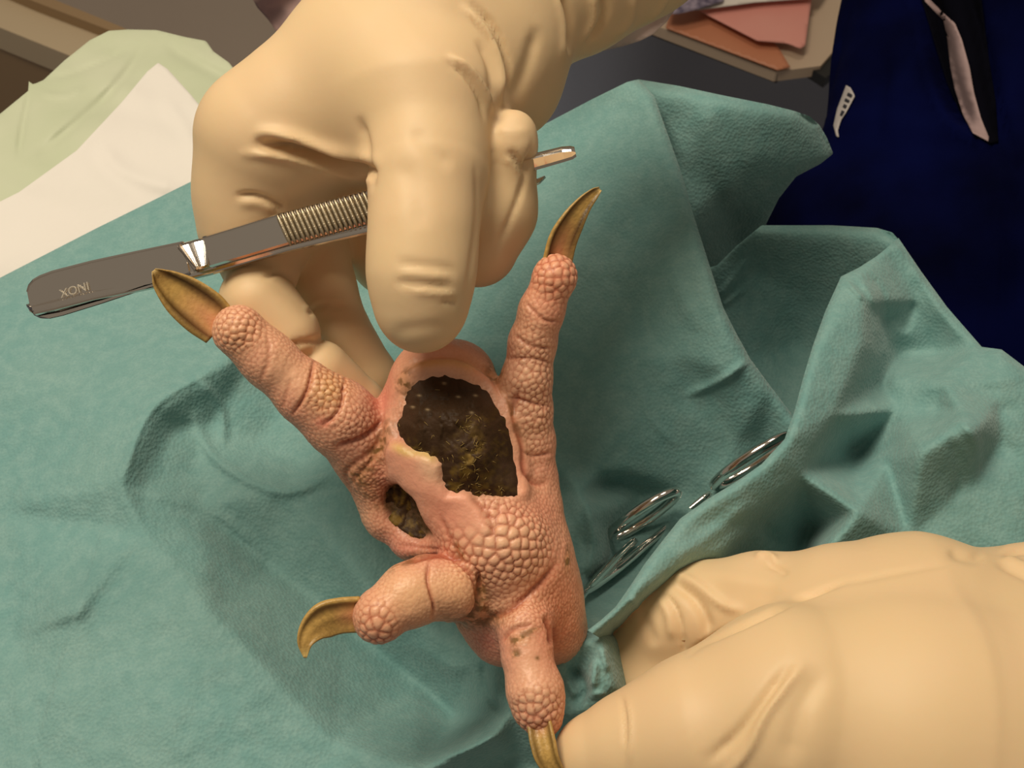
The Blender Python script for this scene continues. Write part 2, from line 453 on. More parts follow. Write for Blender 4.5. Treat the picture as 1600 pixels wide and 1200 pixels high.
# operating table under the drape (polygonal footprint kept below the cloth)
foot_px = [(-120, 1310), (-120, 620), (250, 400), (820, 330), (1100, 470), (1500, 680), (1720, 740), (1720, 1310)]
tb = empty('operating_table', (0.02, 0.25, 0), 'operating table hidden beneath the teal drape', 'table')
zt = TABLE_Z - 0.035
v, f = prism_world([on_plane(u, vv, zt)[:2] for u, vv in foot_px][::-1], zt - 0.03, zt)
link_world('table_top', v, f, M['steel_brushed'], tb, smooth=False)
for x, y in ((-0.12, 0.15), (0.12, 0.15), (-0.12, 0.24), (0.12, 0.22)):
    vx, fx = box_world(x - .015, x + .015, y - .015, y + .015, 0, zt - .03); link_world('leg', vx, fx, M['steel_brushed'], tb, smooth=False)

# ------------------------------------------------------------------ absorbent pad
def pad_depth(U, V):
    d = dplane(V) - 4
    # the far part sags over the table edge
    sag = np.clip((300 - (V + 0.35 * U * 0 )) / 300, 0, 1)
    d = d + 35 * sag ** 2
    P = pxa(U, V, d)
    d = d - 2.5 * noise3(P, 70, 3, 2)
    for pts, wd, a in (([(232, 62), (200, 110), (150, 165), (55, 245)], 7, 3.0), ([(205, 75), (130, 108), (70, 125)], 4, 2.0), ([(48, 140), (35, 200), (28, 250)], 5, 2.0),
                       ([(60, 145), (100, 150), (135, 135)], 4, -1.5), ([(250, 150), (290, 200), (320, 260)], 12, -2.0), ([(150, 225), (200, 270), (290, 300)], 14, -2.5), ([(255, 70), (330, 110), (370, 130)], 10, 3)):
        d = d + a * stroke(U, V, pts, wd)
    return d
pad = empty('absorbent_pad', world(pxa([100], [330], [dplane(330) + 2]))[0], 'white absorbent pad with pale green film border, left of the teal drape', 'pad')
outer = [(-260, 430), (-40, 205), (0, 178), (44, 142), (45, 127), (52, 132), (68, 125), (100, 95), (140, 63), (170, 48), (200, 46), (245, 47), (290, 58), (322, 64), (333, 80), (358, 98), (372, 116), (420, 170), (520, 330), (420, 420), (-260, 620)]
P, Q, U, V = grid_patch(outer, 4, pad_depth, 0.3)
link_cam('green_film', P, Q, M['pad_back'], pad, label='pale green film')
inner = [(-260, 520), (-60, 345), (30, 300), (120, 235), (190, 160), (230, 112), (247, 98), (262, 108), (300, 150), (340, 200), (480, 330), (420, 410), (-260, 620)]
P, Q, U, V = grid_patch(inner, 4, lambda U, V: pad_depth(U, V) - 1.0, 0.6)
link_cam('absorbent_layer', P, Q, M['pad'], pad, label='white absorbent layer')

# ------------------------------------------------------------------ teal drape
gx = np.arange(-172, 1775, 3.0); gy = np.arange(90, 1355, 3.0)
UU, VV = np.meshgrid(gx, gy, indexing='ij')
def rasterise(DP):
    cs = [(-180, 80), (1780, 80), (1780, 1360), (-180, 1360)]
    near = [DP[int(np.argmin([(p[0] - c[0]) ** 2 + (p[1] - c[1]) ** 2 for p in DP]))][2] for c in cs]
    Hs = [p[2] for p in DP] + near
    r = delaunay_2d_cdt([Vector((p[0], p[1])) for p in DP] + [Vector(c) for c in cs], [], [], 0, 1e-5)
    vs_, fs, orig = r[0], r[2], r[3]
    H = np.array([Hs[o[0]] for o in orig])
    G = np.zeros((len(gx), len(gy)))
    for t in fs:
        a, b, c = [np.array(vs_[i]) for i in t]; ha, hb, hc = H[list(t)]
        x0, x1 = np.searchsorted(gx, [min(a[0], b[0], c[0]), max(a[0], b[0], c[0])]); y0, y1 = np.searchsorted(gy, [min(a[1], b[1], c[1]), max(a[1], b[1], c[1])])
        x1 = min(x1 + 1, len(gx)); y1 = min(y1 + 1, len(gy)); x0 = max(x0 - 1, 0); y0 = max(y0 - 1, 0)
        X, Y = np.meshgrid(gx[x0:x1], gy[y0:y1], indexing='ij')
        den = (b[1] - c[1]) * (a[0] - c[0]) + (c[0] - b[0]) * (a[1] - c[1])
        if abs(den) < 1e-9: continue
        l1 = ((b[1] - c[1]) * (X - c[0]) + (c[0] - b[0]) * (Y - c[1])) / den
        l2 = ((c[1] - a[1]) * (X - c[0]) + (a[0] - c[0]) * (Y - c[1])) / den
        l3 = 1 - l1 - l2; m = (l1 >= -1e-4) & (l2 >= -1e-4) & (l3 >= -1e-4)
        G[x0:x1, y0:y1][m] = (l1 * ha + l2 * hb + l3 * hc)[m]
    return G
nz = np.random.default_rng(3).normal(size=UU.shape)
big = blur2(nz, 9); big /= big.std(); mid = blur2(nz[::-1, ::-1], 4.5); mid /= mid.std(); small = blur2(nz[::-1], 2.0); small /= small.std()
def layer(DP, soft, strokes, fold=(), crum=1.0):
    """height field of one ply of the cloth; fold: silhouettes where the cloth turns under"""
    G = rasterise(DP); G = 0.45 * blur2(G, soft * 0.45) + 0.55 * blur2(G, soft)
    for pts, wd, a, kd in strokes: G = G + a * stroke(UU, VV, pts, wd, kd)
    for pts in fold:
        d, _, _ = seg_dist(UU, VV, pts); G = G - 5.0 * np.exp(-(d / 7)) * 1.0
    return G + crum * (0.38 * big + 0.16 * mid + 0.05 * small)
def depth_of(G):
    def fn(U, V):
        x = np.clip((np.asarray(U) - gx[0]) / 3.0, 0, len(gx) - 1.001); y = np.clip((np.asarray(V) - gy[0]) / 3.0, 0, len(gy) - 1.001)
        i = x.astype(int); j = y.astype(int); fx = x - i; fy = y - j
        h = G[i, j] * (1 - fx) * (1 - fy) + G[i + 1, j] * fx * (1 - fy) + G[i, j + 1] * (1 - fx) * fy + G[i + 1, j + 1] * fx * fy
        return dplane(V) - 6 - h
    return fn
sil1 = [(998, 124), (1022, 150), (1040, 200), (1062, 262), (1085, 340), (1112, 425), (1130, 480), (1150, 520), (1172, 560), (1205, 605), (1236, 645)]
A1 = [(-170, 560, 4), (-170, 900, 6), (-170, 1340, 8), (0, 430, 4), (150, 355, 5), (300, 282, 5), (0, 800, 8), (110, 620, 16), (200, 470, 9), (0, 1200, 10), (20, 1000, 9),
    (600, 150, 12), (560, 400, 6), (450, 430, 8), (430, 500, 16), (350, 568, 24), (240, 638, 28), (188, 755, 27), (120, 960, 20), (50, 1200, 14), (20, 1340, 12),
    (372, 596, 12), (276, 668, 14), (220, 768, 19), (136, 965, 17), (68, 1202, 12), (440, 640, 2), (400, 690, 1), (470, 720, 0), (330, 660, 8), (345, 705, 9), (445, 768, 12), (530, 735, 10), (560, 600, 4), (300, 730, 10),
    (310, 790, 10), (420, 885, -4), (550, 985, -10), (650, 1065, -13), (710, 1120, -11), (225, 830, 21), (330, 955, 22), (430, 1060, 20), (520, 1160, 16), (560, 1340, 10), (200, 1000, 18), (250, 1200, 16),
    (500, 830, 8), (600, 950, 7), (700, 1010, 8), (620, 880, 6), (740, 1020, 14), (768, 1065, 18), (755, 1120, 12), (800, 1110, 24), (775, 1150, 26), (715, 1176, 24), (655, 1205, 22), (600, 1240, 18), (800, 1185, 4), (725, 1228, 3), (640, 1340, 2), (860, 1200, 2),
    (870, 1040, 36), (905, 1000, 42), (940, 1000, 42), (962, 1075, 36), (900, 1075, 28), (885, 1120, 28), (930, 1105, 32), (912, 1035, 32), (925, 1060, 38), (905, 965, 24), (1000, 1100, 10), (980, 1000, 20),
    (600, 620, 3), (700, 800, 4), (840, 250, 34), (860, 193, 42), (925, 155, 54), (998, 124, 70), (960, 300, 46), (940, 420, 34), (900, 600, 14), (880, 735, 9), (990, 560, 26), (1060, 640, 16), (960, 690, 10), (1050, 560, 29),
    (1022, 150, 70), (1040, 200, 66), (1062, 262, 62), (1085, 340, 58), (1112, 425, 54), (1132, 482, 48), (1170, 560, 37), (1205, 605, 28), (1232, 640, 22), (1150, 690, 8), (1190, 690, 2), (1100, 590, 25), (1130, 575, 34), (1075, 612, 19),
    (1062, 765, -6), (1000, 740, 2), (940, 736, 6), (945, 756, -10), (1000, 770, -14), (960, 850, -12), (945, 905, -8), (870, 736, 6), (872, 760, -2), (905, 772, 12), (925, 800, 15), (938, 870, 6), (925, 930, 2), (885, 830, 8), (895, 900, 10),
    (1240, 760, -5), (1200, 900, -5), (1100, 1340, 0), (900, 1340, 0), (1120, 800, -8), (1050, 900, -8)]
G1 = layer(A1, 3.4, [([(188, 755), (120, 960), (50, 1200)], 3, 0.8, 'step'), ([(190, 758), (240, 640), (350, 570)], 3, 1.2, 'step'),
    ([(300, 640), (340, 720), (445, 768), (535, 730)], 9, 2.2, 'g'), ([(310, 590), (345, 640), (350, 700)], 7, 1.8, 'g'), ([(200, 765), (330, 800), (420, 870)], 9, 1.4, 'g'),
    ([(1070, 620), (1130, 592), (1172, 560)], 6, 2.4, 'g'), ([(1060, 700), (1015, 650), (1000, 600)], 6, 0.8, 'g'), ([(915, 770), (925, 850), (915, 920)], 7, 2.5, 'g'), ([(880, 800), (895, 860), (890, 900)], 6, 1.4, 'g'),
    ([(890, 1040), (915, 1070), (905, 1110)], 7, -3.0, 'g'), ([(930, 1030), (925, 1080)], 6, 3.0, 'g'), ([(885, 1060), (900, 1090)], 5, 2.4, 'g'), ([(940, 1010), (950, 1050)], 5, 2.0, 'g'), ([(905, 1110), (925, 1085), (950, 1085)], 5, 2.0, 'g'),
    ([(755, 1030), (762, 1080), (790, 1120)], 8, -4.0, 'g'), ([(1040, 330), (1050, 420), (1090, 520)], 14, 1.4, 'g'), ([(640, 1000), (700, 1040), (745, 1040)], 14, 1.8, 'g'), ([(690, 1185), (740, 1168), (785, 1140)], 5, 2.0, 'g')], [sil1])
A2 = [(960, 150, 32), (900, 200, -2), (900, 430, -25), (985, 126, 38), (1008, 124, 66), (1030, 200, 44), (1060, 258, 32), (1085, 336, 14), (1110, 420, -22), (1130, 150, 66), (1200, 163, 60), (1240, 176, 52), (1278, 196, 38), (1300, 236, 26), (1262, 262, 24), (1180, 250, 36), (1195, 335, 2), (1120, 300, 18), (1150, 390, -24), (1060, 480, -40), (1110, 480, -45), (1180, 390, -25)]
G2 = layer(A2, 6, [([(1090, 150), (1120, 250), (1150, 330)], 20, 1.5, 'g')], crum=0.4, fold=[[(998, 124), (1130, 149), (1240, 173), (1280, 195), (1302, 240)]])
A3 = [(950, 430, -40), (950, 700, -40), (1100, 760, -40), (1100, 420, 0), (1140, 400, 10), (1192, 351, 30), (1300, 352, 36), (1382, 357, 44), (1404, 372, 46), (1120, 478, -10), (1177, 556, -24), (1212, 600, -28), (1233, 640, -30), (1200, 470, -10), (1240, 540, -30), (1265, 480, -12), (1300, 400, 20), (1180, 420, 2), (1350, 400, 28), (1340, 480, 0), (1280, 700, -30), (1380, 600, -20)]
G3 = layer(A3, 5, [([(1118, 470), (1150, 430), (1170, 400)], 5, 1.2, 'g'), ([(1125, 480), (1165, 450)], 4, 1.0, 'g')], [[(1190, 352), (1300, 352), (1370, 356), (1402, 374)]], 0.5)
A4 = [(1404, 374, 48), (1342, 420, 54), (1314, 434, 55), (1272, 540, 58), (1244, 640, 58), (1226, 690, 58), (1150, 757, 56), (1063, 815, 54), (1010, 880, 54), (965, 948, 54), (925, 985, 50),
    (1350, 540, 50), (1300, 650, 48), (1352, 470, 54), (1250, 740, 42), (1170, 820, 38), (1060, 888, 48), (1010, 926, 50), (972, 962, 48), (940, 990, 44), (1080, 908, 12), (1022, 950, 6), (988, 985, 2), (955, 1015, 0), (1160, 900, 16), (1392, 400, 42), (1384, 500, 28), (1378, 600, 16), (1335, 705, 4), (1268, 835, -4), (1240, 900, -4), (1120, 868, 40),
    (1430, 470, 30), (1450, 425, 40), (1534, 542, 36), (1480, 500, 30), (1402, 556, 12), (1460, 550, 14), (1395, 590, 24), (1470, 590, 34), (1565, 546, 40), (1604, 575, 40), (1404, 640, 24), (1385, 720, 22),
    (1505, 652, 50), (1530, 668, 50), (1440, 705, 46), (1340, 800, 38), (1285, 858, 32), (1470, 640, 32), (1560, 625, 36), (1560, 690, 26), (1500, 770, 24), (1420, 840, 18), (1600, 720, 28), (1600, 860, 18),
    (1770, 640, 25), (1770, 1340, 0), (1400, 1000, 0), (1300, 1340, 0), (1000, 1340, 0), (1060, 1040, 0), (1000, 1150, 0), (1150, 960, 5)]
sil4 = [(1404, 372), (1370, 400), (1342, 418), (1314, 432), (1290, 485), (1270, 540), (1255, 590), (1242, 640), (1226, 686), (1190, 725), (1150, 753), (1105, 780), (1063, 810), (1035, 845), (1008, 880), (985, 915), (962, 948), (940, 968), (918, 985)]
G4 = layer(A4, 3.2, [([(1340, 430), (1365, 470), (1372, 540)], 5, 2.0, 'g'), ([(1322, 440), (1350, 470)], 4, 2.0, 'g'), ([(1352, 425), (1380, 460), (1385, 520)], 5, -1.6, 'g'),
    ([(1500, 655), (1528, 700), (1518, 760)], 9, 2.2, 'g'), ([(1480, 680), (1500, 730), (1490, 790)], 10, -1.5, 'g'), ([(1430, 470), (1410, 520)], 8, -2, 'g'), ([(1190, 820), (1225, 845)], 8, -2.0, 'g'), ([(1180, 780), (1110, 835), (1050, 875)], 12, 2.0, 'g'),
    ([(985, 930), (1000, 960), (985, 990)], 6, 2.5, 'g'), ([(945, 985), (970, 1000), (990, 985)], 5, 2.0, 'g'), ([(955, 970), (965, 1000)], 5, -2.0, 'g'), ([(1420, 400), (1460, 470), (1500, 530)], 10, 1.5, 'g'), ([(1420, 610), (1500, 600), (1600, 590)], 12, 1.6, 'g'), ([(1400, 660), (1480, 640), (1600, 640)], 14, -1.6, 'g')],
    [sil4, [(1404, 374), (1440, 425), (1480, 480), (1534, 542), (1565, 546), (1602, 574)]])
drape_depth = depth_of(G1)
plies = [
    ([(-165, 508), (0, 434), (150, 357), (300, 283), (420, 230), (600, 190), (700, 230), (840, 200), (870, 184), (925, 155), (980, 128)] + sil1 + [(1250, 720), (1240, 800), (1180, 900), (1120, 1000), (1100, 1340), (-165, 1340)], G1),
    ([(986, 126), (998, 124), (1060, 134), (1130, 149), (1200, 163), (1240, 173), (1266, 182), (1280, 195), (1292, 215), (1302, 240), (1282, 256), (1244, 276), (1217, 310), (1196, 352), (1170, 400), (1130, 480), (1060, 470), (905, 420), (905, 205), (962, 152)], G2),
    ([(1100, 420), (1120, 415), (1150, 385), (1190, 352), (1300, 352), (1370, 356), (1394, 363), (1404, 374), (1425, 420), (1370, 600), (1270, 760), (1180, 740), (960, 690), (960, 440)], G3),
    ([(1404, 372), (1440, 425), (1480, 480), (1534, 542), (1565, 546), (1602, 574), (1765, 600), (1765, 1340), (1000, 1340), (1000, 1060), (942, 1000)] + sil4[::-1][:-1], G4)]
Ps, Qs, n0 = [], [], 0
for poly, G in plies:
    P, Q, U, V = grid_patch(poly, 3.0, depth_of(G), 0.35); Ps.append(P); Qs.append(Q + n0); n0 += len(P)
drape = link_cam('surgical_drape', np.concatenate(Ps), np.concatenate(Qs), M['drape'])
tag(drape, 'crumpled teal nonwoven surgical drape covering the table', 'drape')

# ------------------------------------------------------------------ person in navy scrubs
B = Blob()
B.chain([(1640, -420, 760, 240), (1620, -60, 740, 258), (1600, 160, 720, 268), (1600, 420, 700, 300), (1640, 800, 700, 320)], k=20)
B.chain([(1400, -250, 745, 60), (1430, 60, 725, 88), (1420, 220, 700, 118)], k=30)
B.chain([(1310, 360, 690, 112), (1420, 480, 680, 190), (1500, 620, 680, 240)], k=22)
B.chain([(1690, 60, 690, 110), (1660, 300, 670, 130), (1650, 640, 660, 150)], k=14)
Vn, Qn = B.mesh(4.0, 2)
Nn = normals(Vn, Qn); U, V = topx(Vn); fr = (Nn[:, 2] > -0.1)
D = np.zeros(len(Vn))
D -= 16 * stroke(U, V, [(1425, -60), (1450, 20), (1475, 110), (1500, 170), (1530, 212)], 17)
D += 5 * stroke(U, V, [(1400, -60), (1432, 20), (1450, 110), (1478, 180), (1520, 222), (1580, 240)], 9)
D -= 8 * stroke(U, V, [(1500, -60), (1530, 60), (1560, 190), (1590, 260)], 12)
D -= 5 * stroke(U, V, [(1590, 250), (1575, 380), (1565, 640)], 5, taper=False)
D -= 3 * stroke(U, V, [(1375, 60), (1370, 240)], 18) + 3 * stroke(U, V, [(1460, 200), (1440, 340)], 25)
D += 3 * noise3(Vn, 90, 5, 2)
Vn = Vn + Nn * (D * fr)[:, None]
pn = empty('person', (*world(px(1520, 300, 740))[0][:2], 0), 'person in dark navy scrubs leaning in at the upper right', 'person')
scrub = link_cam('scrub_top', Vn, Qn, M['navy'], pn)
bvh = BVHTree.FromPolygons(Vn.tolist(), Qn.tolist())
def on_bvh(bvh, off, fallback):
    def fn(U, V):
        out = np.empty(len(U)); miss = []
        for i, (u, v_) in enumerate(zip(U, V)):
            dvec = Vector(px(u, v_, 1.0)); hit = bvh.ray_cast(Vector((0, 0, 0)), dvec.normalized())
            if hit[0] is None: out[i] = np.nan
            else: out[i] = -hit[0].z
        bad = np.isnan(out)
        if bad.any():
            good = ~bad
            if good.any():
                gu, gv, gd = np.array(U)[good], np.array(V)[good], out[good]
                for i in np.argwhere(bad)[:, 0]: out[i] = gd[np.argmin((gu - U[i]) ** 2 + (gv - V[i]) ** 2)]
            else: out[:] = fallback
        return out - off
    return fn
P, Q, U, V = grid_patch([(1445, -30), (1452, -2), (1478, 24), (1492, 36), (1503, 62), (1515, 105), (1522, 145), (1533, 185), (1545, 214), (1544, 221), (1520, 208), (1505, 180), (1492, 140), (1485, 105), (1480, 60), (1474, 32), (1445, 2), (1438, -30)], 4,
    lambda U, V: on_bvh(bvh, 3, 650)(U, V) - 5 * np.sin(np.clip((U - 1480) / 50, 0, 1) * 3.14), 1.2)
link_cam('inner_shirt_edge', P, Q, M['lining'], pn, label='mauve edge of an inner shirt')
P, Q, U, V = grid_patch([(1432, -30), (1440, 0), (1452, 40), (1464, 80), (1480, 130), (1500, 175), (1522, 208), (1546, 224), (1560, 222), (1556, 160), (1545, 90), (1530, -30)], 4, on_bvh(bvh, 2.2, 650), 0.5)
link_cam('neck_opening_shade', P, Q, M['black_neck_shade'], pn, label='black patch painted for the shade behind the mauve edge')  # black patch stands in for the shade inside the neck gap
tagd = lambda U, V: on_bvh(bvh, 2.0, 690)(U, V)
P, Q, U, V = grid_patch([(1322, 133), (1329, 137), (1336, 150), (1322, 176), (1314, 188), (1309, 204), (1311, 215), (1307, 214), (1302, 196), (1308, 170)], 3, tagd, 1.0)
tg = link_cam('garment_tag', P, Q, M['label'], pn, label='white woven garment tag')
for pl in ([(1325, 144), (1332, 148), (1330, 153), (1323, 149)], [(1321, 153), (1328, 157), (1326, 161), (1319, 158)], [(1319, 162), (1324, 165), (1321, 170), (1316, 167)], [(1315, 172), (1320, 174), (1315, 182), (1312, 180)]):
    P, Q, U, V = grid_patch(pl, 1.5, lambda U, V: tagd(U, V) - 0.5, 0.4)
    link_cam('print', P, Q, M['ink'], tg, label='dark blurred print')

# ------------------------------------------------------------------ bird foot
FD = 300
B = Blob()
# toes: u, v, depth, radius px
B.chain([(374, 518, 289, 41), (420, 562, 291, 40), (478, 614, 294, 45), (528, 650, 297, 55), (580, 710, 303, 55), (610, 790, 308, 48)], k=3.5)
B.chain([(868, 430, 290, 33)], k=1.0); B.chain([(864, 440, 290, 32), (846, 486, 292, 34), (832, 536, 295, 36), (823, 592, 297, 38), (826, 640, 299, 36), (834, 690, 301, 32), (840, 745, 303, 29), (838, 800, 306, 32)], k=2.0)
# pad body
B.chain([(683, 612, 303, 78), (708, 690, 301, 94), (730, 760, 302, 88), (775, 850, 299, 84), (800, 905, 300, 72)], k=6)
B.chain([(640, 640, 306, 44), (622, 720, 308, 50), (625, 790, 308, 45), (665, 840, 305, 42), (700, 875, 303, 40)], k=4)
B.chain([(690, 590, 304, 62), (720, 585, 305, 50)], k=5)
B.chain([(830, 800, 304, 42), (828, 880, 303, 62), (846, 940, 306, 58), (862, 985, 308, 42)], k=6)
B.chain([(740, 940, 304, 45), (790, 980, 305, 52), (850, 975, 308, 50)], k=6)
B.chain([(870, 985, 312, 36), (880, 1060, 322, 36), (900, 1150, 335, 38)], k=6)
# inner toe and hind toe
B.chain([(592, 964, 283, 41)], k=1.5); B.chain([(600, 955, 283, 41), (640, 930, 286, 50), (668, 918, 288, 52)], k=1.5)
B.chain([(700, 918, 290, 52), (745, 935, 298, 45)], k=1.5)
B.chain([(822, 985, 290, 33), (824, 1030, 288, 36), (836, 1078, 286, 42), (842, 1105, 286, 37), (850, 1125, 287, 27)], k=2.5)
B.chain([(820, 980, 292, 36), (815, 950, 300, 40)], k=6)
Vf, Qf = B.mesh(0.36, 2)
Nf = normals(Vf, Qf); U, V = topx(Vf); front = np.clip(Nf[:, 2] * 2 + 0.3, 0, 1)
TONGUE = [(618, 692), (606, 715), (607, 742), (622, 765), (648, 785), (660, 820), (688, 850), (720, 868), (752, 860), (765, 830), (752, 800), (732, 772), (718, 768), (700, 770), (690, 752), (690, 725), (676, 712), (650, 708), (634, 694)]
SCAB = [(660, 590), (690, 585), (720, 590), (750, 602), (770, 620), (785, 645), (798, 680), (806, 720), (808, 768), (795, 776), (765, 776), (745, 778), (725, 768), (705, 770), (690, 752), (688, 725), (668, 710), (640, 700), (622, 680), (618, 662), (630, 640), (636, 612)]
PIT = [(598, 790), (606, 765), (622, 757), (642, 778), (655, 815), (668, 838), (655, 842), (628, 832), (606, 812)]
D = np.zeros(len(Vf))
tmask = polymask(U, V, TONGUE, 6) * np.clip(1 - (V - 770 - 0.35 * (U - 680)) / 75, 0, 1)
D += 1.8 * tmask - 0.8 * polymask(U, V, SCAB, 6) - 3.2 * polymask(U, V, PIT, 8)
# swollen rim round the scab
rim = [(612, 700), (612, 640), (628, 600), (660, 576), (705, 572), (750, 590), (782, 620), (802, 665), (812, 720), (814, 770)]
D += 1.3 * stroke(U, V, rim, 13, taper=False)
D -= 1.0 * stroke(U, V, [(620, 585), (665, 560), (720, 560), (765, 590), (790, 640)], 6)
D += 0.5 * stroke(U, V, [(650, 560), (700, 545), (740, 560)], 8)
D += 0.8 * stroke(U, V, [(570, 800), (600, 850), (650, 862), (700, 862)], 13)
# creases (joint lines)
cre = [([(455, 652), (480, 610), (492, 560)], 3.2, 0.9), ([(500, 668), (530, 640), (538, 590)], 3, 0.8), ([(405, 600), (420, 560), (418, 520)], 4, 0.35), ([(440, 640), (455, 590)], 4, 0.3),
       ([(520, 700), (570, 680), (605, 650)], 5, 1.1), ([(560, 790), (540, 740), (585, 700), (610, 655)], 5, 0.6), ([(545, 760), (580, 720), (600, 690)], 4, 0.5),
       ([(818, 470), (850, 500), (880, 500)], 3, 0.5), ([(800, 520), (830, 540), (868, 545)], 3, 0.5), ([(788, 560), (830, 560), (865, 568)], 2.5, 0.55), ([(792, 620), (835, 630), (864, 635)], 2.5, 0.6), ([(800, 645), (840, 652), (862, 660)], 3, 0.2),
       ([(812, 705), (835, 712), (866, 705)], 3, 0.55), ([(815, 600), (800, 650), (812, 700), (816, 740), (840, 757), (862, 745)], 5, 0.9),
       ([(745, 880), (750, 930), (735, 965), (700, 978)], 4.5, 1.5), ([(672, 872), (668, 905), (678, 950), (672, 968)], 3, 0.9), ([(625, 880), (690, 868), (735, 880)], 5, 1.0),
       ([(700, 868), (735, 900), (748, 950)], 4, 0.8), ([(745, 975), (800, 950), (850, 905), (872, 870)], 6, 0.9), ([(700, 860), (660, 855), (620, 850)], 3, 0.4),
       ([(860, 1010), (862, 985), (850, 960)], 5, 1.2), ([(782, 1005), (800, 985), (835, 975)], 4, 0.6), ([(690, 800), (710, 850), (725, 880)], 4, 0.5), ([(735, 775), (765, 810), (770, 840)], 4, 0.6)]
for pts, wd, a in cre: D -= a * stroke(U, V, pts, wd)
# bulging toe pads
for (cx, cy, rx, ry, an, a) in ((372, 515, 34, 30, 40, .8), (512, 612, 26, 32, 40, .9), (555, 665, 34, 30, 30, .7), (872, 430, 22, 26, 0, .4), (832, 525, 22, 20, 0, .4), (830, 592, 26, 24, 0, .6), (832, 670, 22, 30, 0, .5), (842, 735, 20, 22, 0, .5),
                                (790, 850, 60, 55, -30, 1.6), (592, 975, 28, 28, 0, .5), (838, 1100, 28, 40, 0, .6), (715, 925, 30, 36, 0, .8), (640, 925, 30, 40, 0, .3)):
    D += a * ell(U, V, cx, cy, rx, ry, an)
D += 0.12 * noise3(Vf, 6, 2, 3)
Vf = Vf + Nf * (D * front)[:, None]
# ---- scales: Voronoi cells seeded on the surface
def size_at(U, V):
    s = np.full(len(U), 1.0)
    for (cx, cy, rx, ry, sz) in ((765, 840, 70, 45, 2.9), (800, 870, 70, 60, 2.0), (372, 515, 40, 36, 1.75), (512, 612, 36, 40, 1.5), (560, 665, 50, 40, 1.35), (870, 430, 40, 50, 2.0), (830, 610, 40, 90, 1.6), (840, 1110, 40, 40, 2.0), (590, 975, 30, 40, 2.4)):
        s = np.maximum(s, 1.0 + (sz - 1.0) * np.exp(-(((U - cx) / rx) ** 2 + ((V - cy) / ry) ** 2) ** 2))
    return s
sz = size_at(U, V)
order = np.random.default_rng(1).permutation(len(Vf)); order = order[front[order] > 0.02][:60000]
cell = 3.0; hsh = {}; seeds = []; ssz = []
for i in order:
    p = Vf[i]; s = sz[i] * 0.82; k = (int(p[0] // cell), int(p[1] // cell), int(p[2] // cell)); ok = True
    for a in (-1, 0, 1):
        for b in (-1, 0, 1):
            for c in (-1, 0, 1):
                for q in hsh.get((k[0] + a, k[1] + b, k[2] + c), ()):
                    if (p[0] - q[0]) ** 2 + (p[1] - q[1]) ** 2 + (p[2] - q[2]) ** 2 < s * s: ok = False; break
                if not ok: break
            if not ok: break
        if not ok: break
    if ok: hsh.setdefault(k, []).append(p); seeds.append(p); ssz.append(sz[i])
kd = kdtree.KDTree(len(seeds))
for i, p in enumerate(seeds): kd.insert(p, i)
kd.balance()
f1 = np.ones(len(Vf)); g1 = np.ones(len(Vf)); rnd = np.zeros(len(Vf)); rs = np.random.default_rng(5).uniform(-1, 1, len(seeds))
for i in np.argwhere(front > 0.01)[:, 0]:
    r = kd.find_n(Vf[i], 2); s = ssz[r[0][1]]
    f1[i] = r[0][2] / (0.62 * s); g1[i] = (r[1][2] - r[0][2]) / (0.42 * s); rnd[i] = rs[r[0][1]]
dome = np.clip(g1 * 0.85, 0, 1); dome = 0.55 * (1 - (1 - dome) ** 2) + 0.45 * (1 - np.clip(f1, 0, 1) ** 2)
scale_amp = np.full(len(Vf), 0.16)
for (cx, cy, rx, ry, a) in ((775, 850, 85, 65, .50), (372, 515, 40, 36, .34), (512, 612, 38, 42, .30), (560, 665, 52, 42, .22), (870, 430, 42, 50, .28), (832, 610, 36, 120, .26), (840, 1110, 42, 45, .32), (590, 975, 34, 42, .26), (600, 740, 50, 70, .2), (820, 950, 90, 50, .16)):
    scale_amp = np.maximum(scale_amp, 1.5 * a * np.exp(-(((U - cx) / rx) ** 2 + ((V - cy) / ry) ** 2) ** 2))
smooth_mask = np.maximum.reduce([np.clip(tmask * 1.4, 0, 1), 0.85 * ell(U, V, 690, 565, 80, 36), 0.8 * stroke(U, V, rim, 12, taper=False), 0.5 * ell(U, V, 650, 925, 45, 50), 0.8 * ell(U, V, 825, 1035, 40, 40), 0.7 * ell(U, V, 450, 590, 30, 26, 40)])
scale_amp *= (1 - 0.95 * np.clip(smooth_mask, 0, 1))
Vf = Vf + Nf * ((dome - 0.6) * scale_amp * front)[:, None]
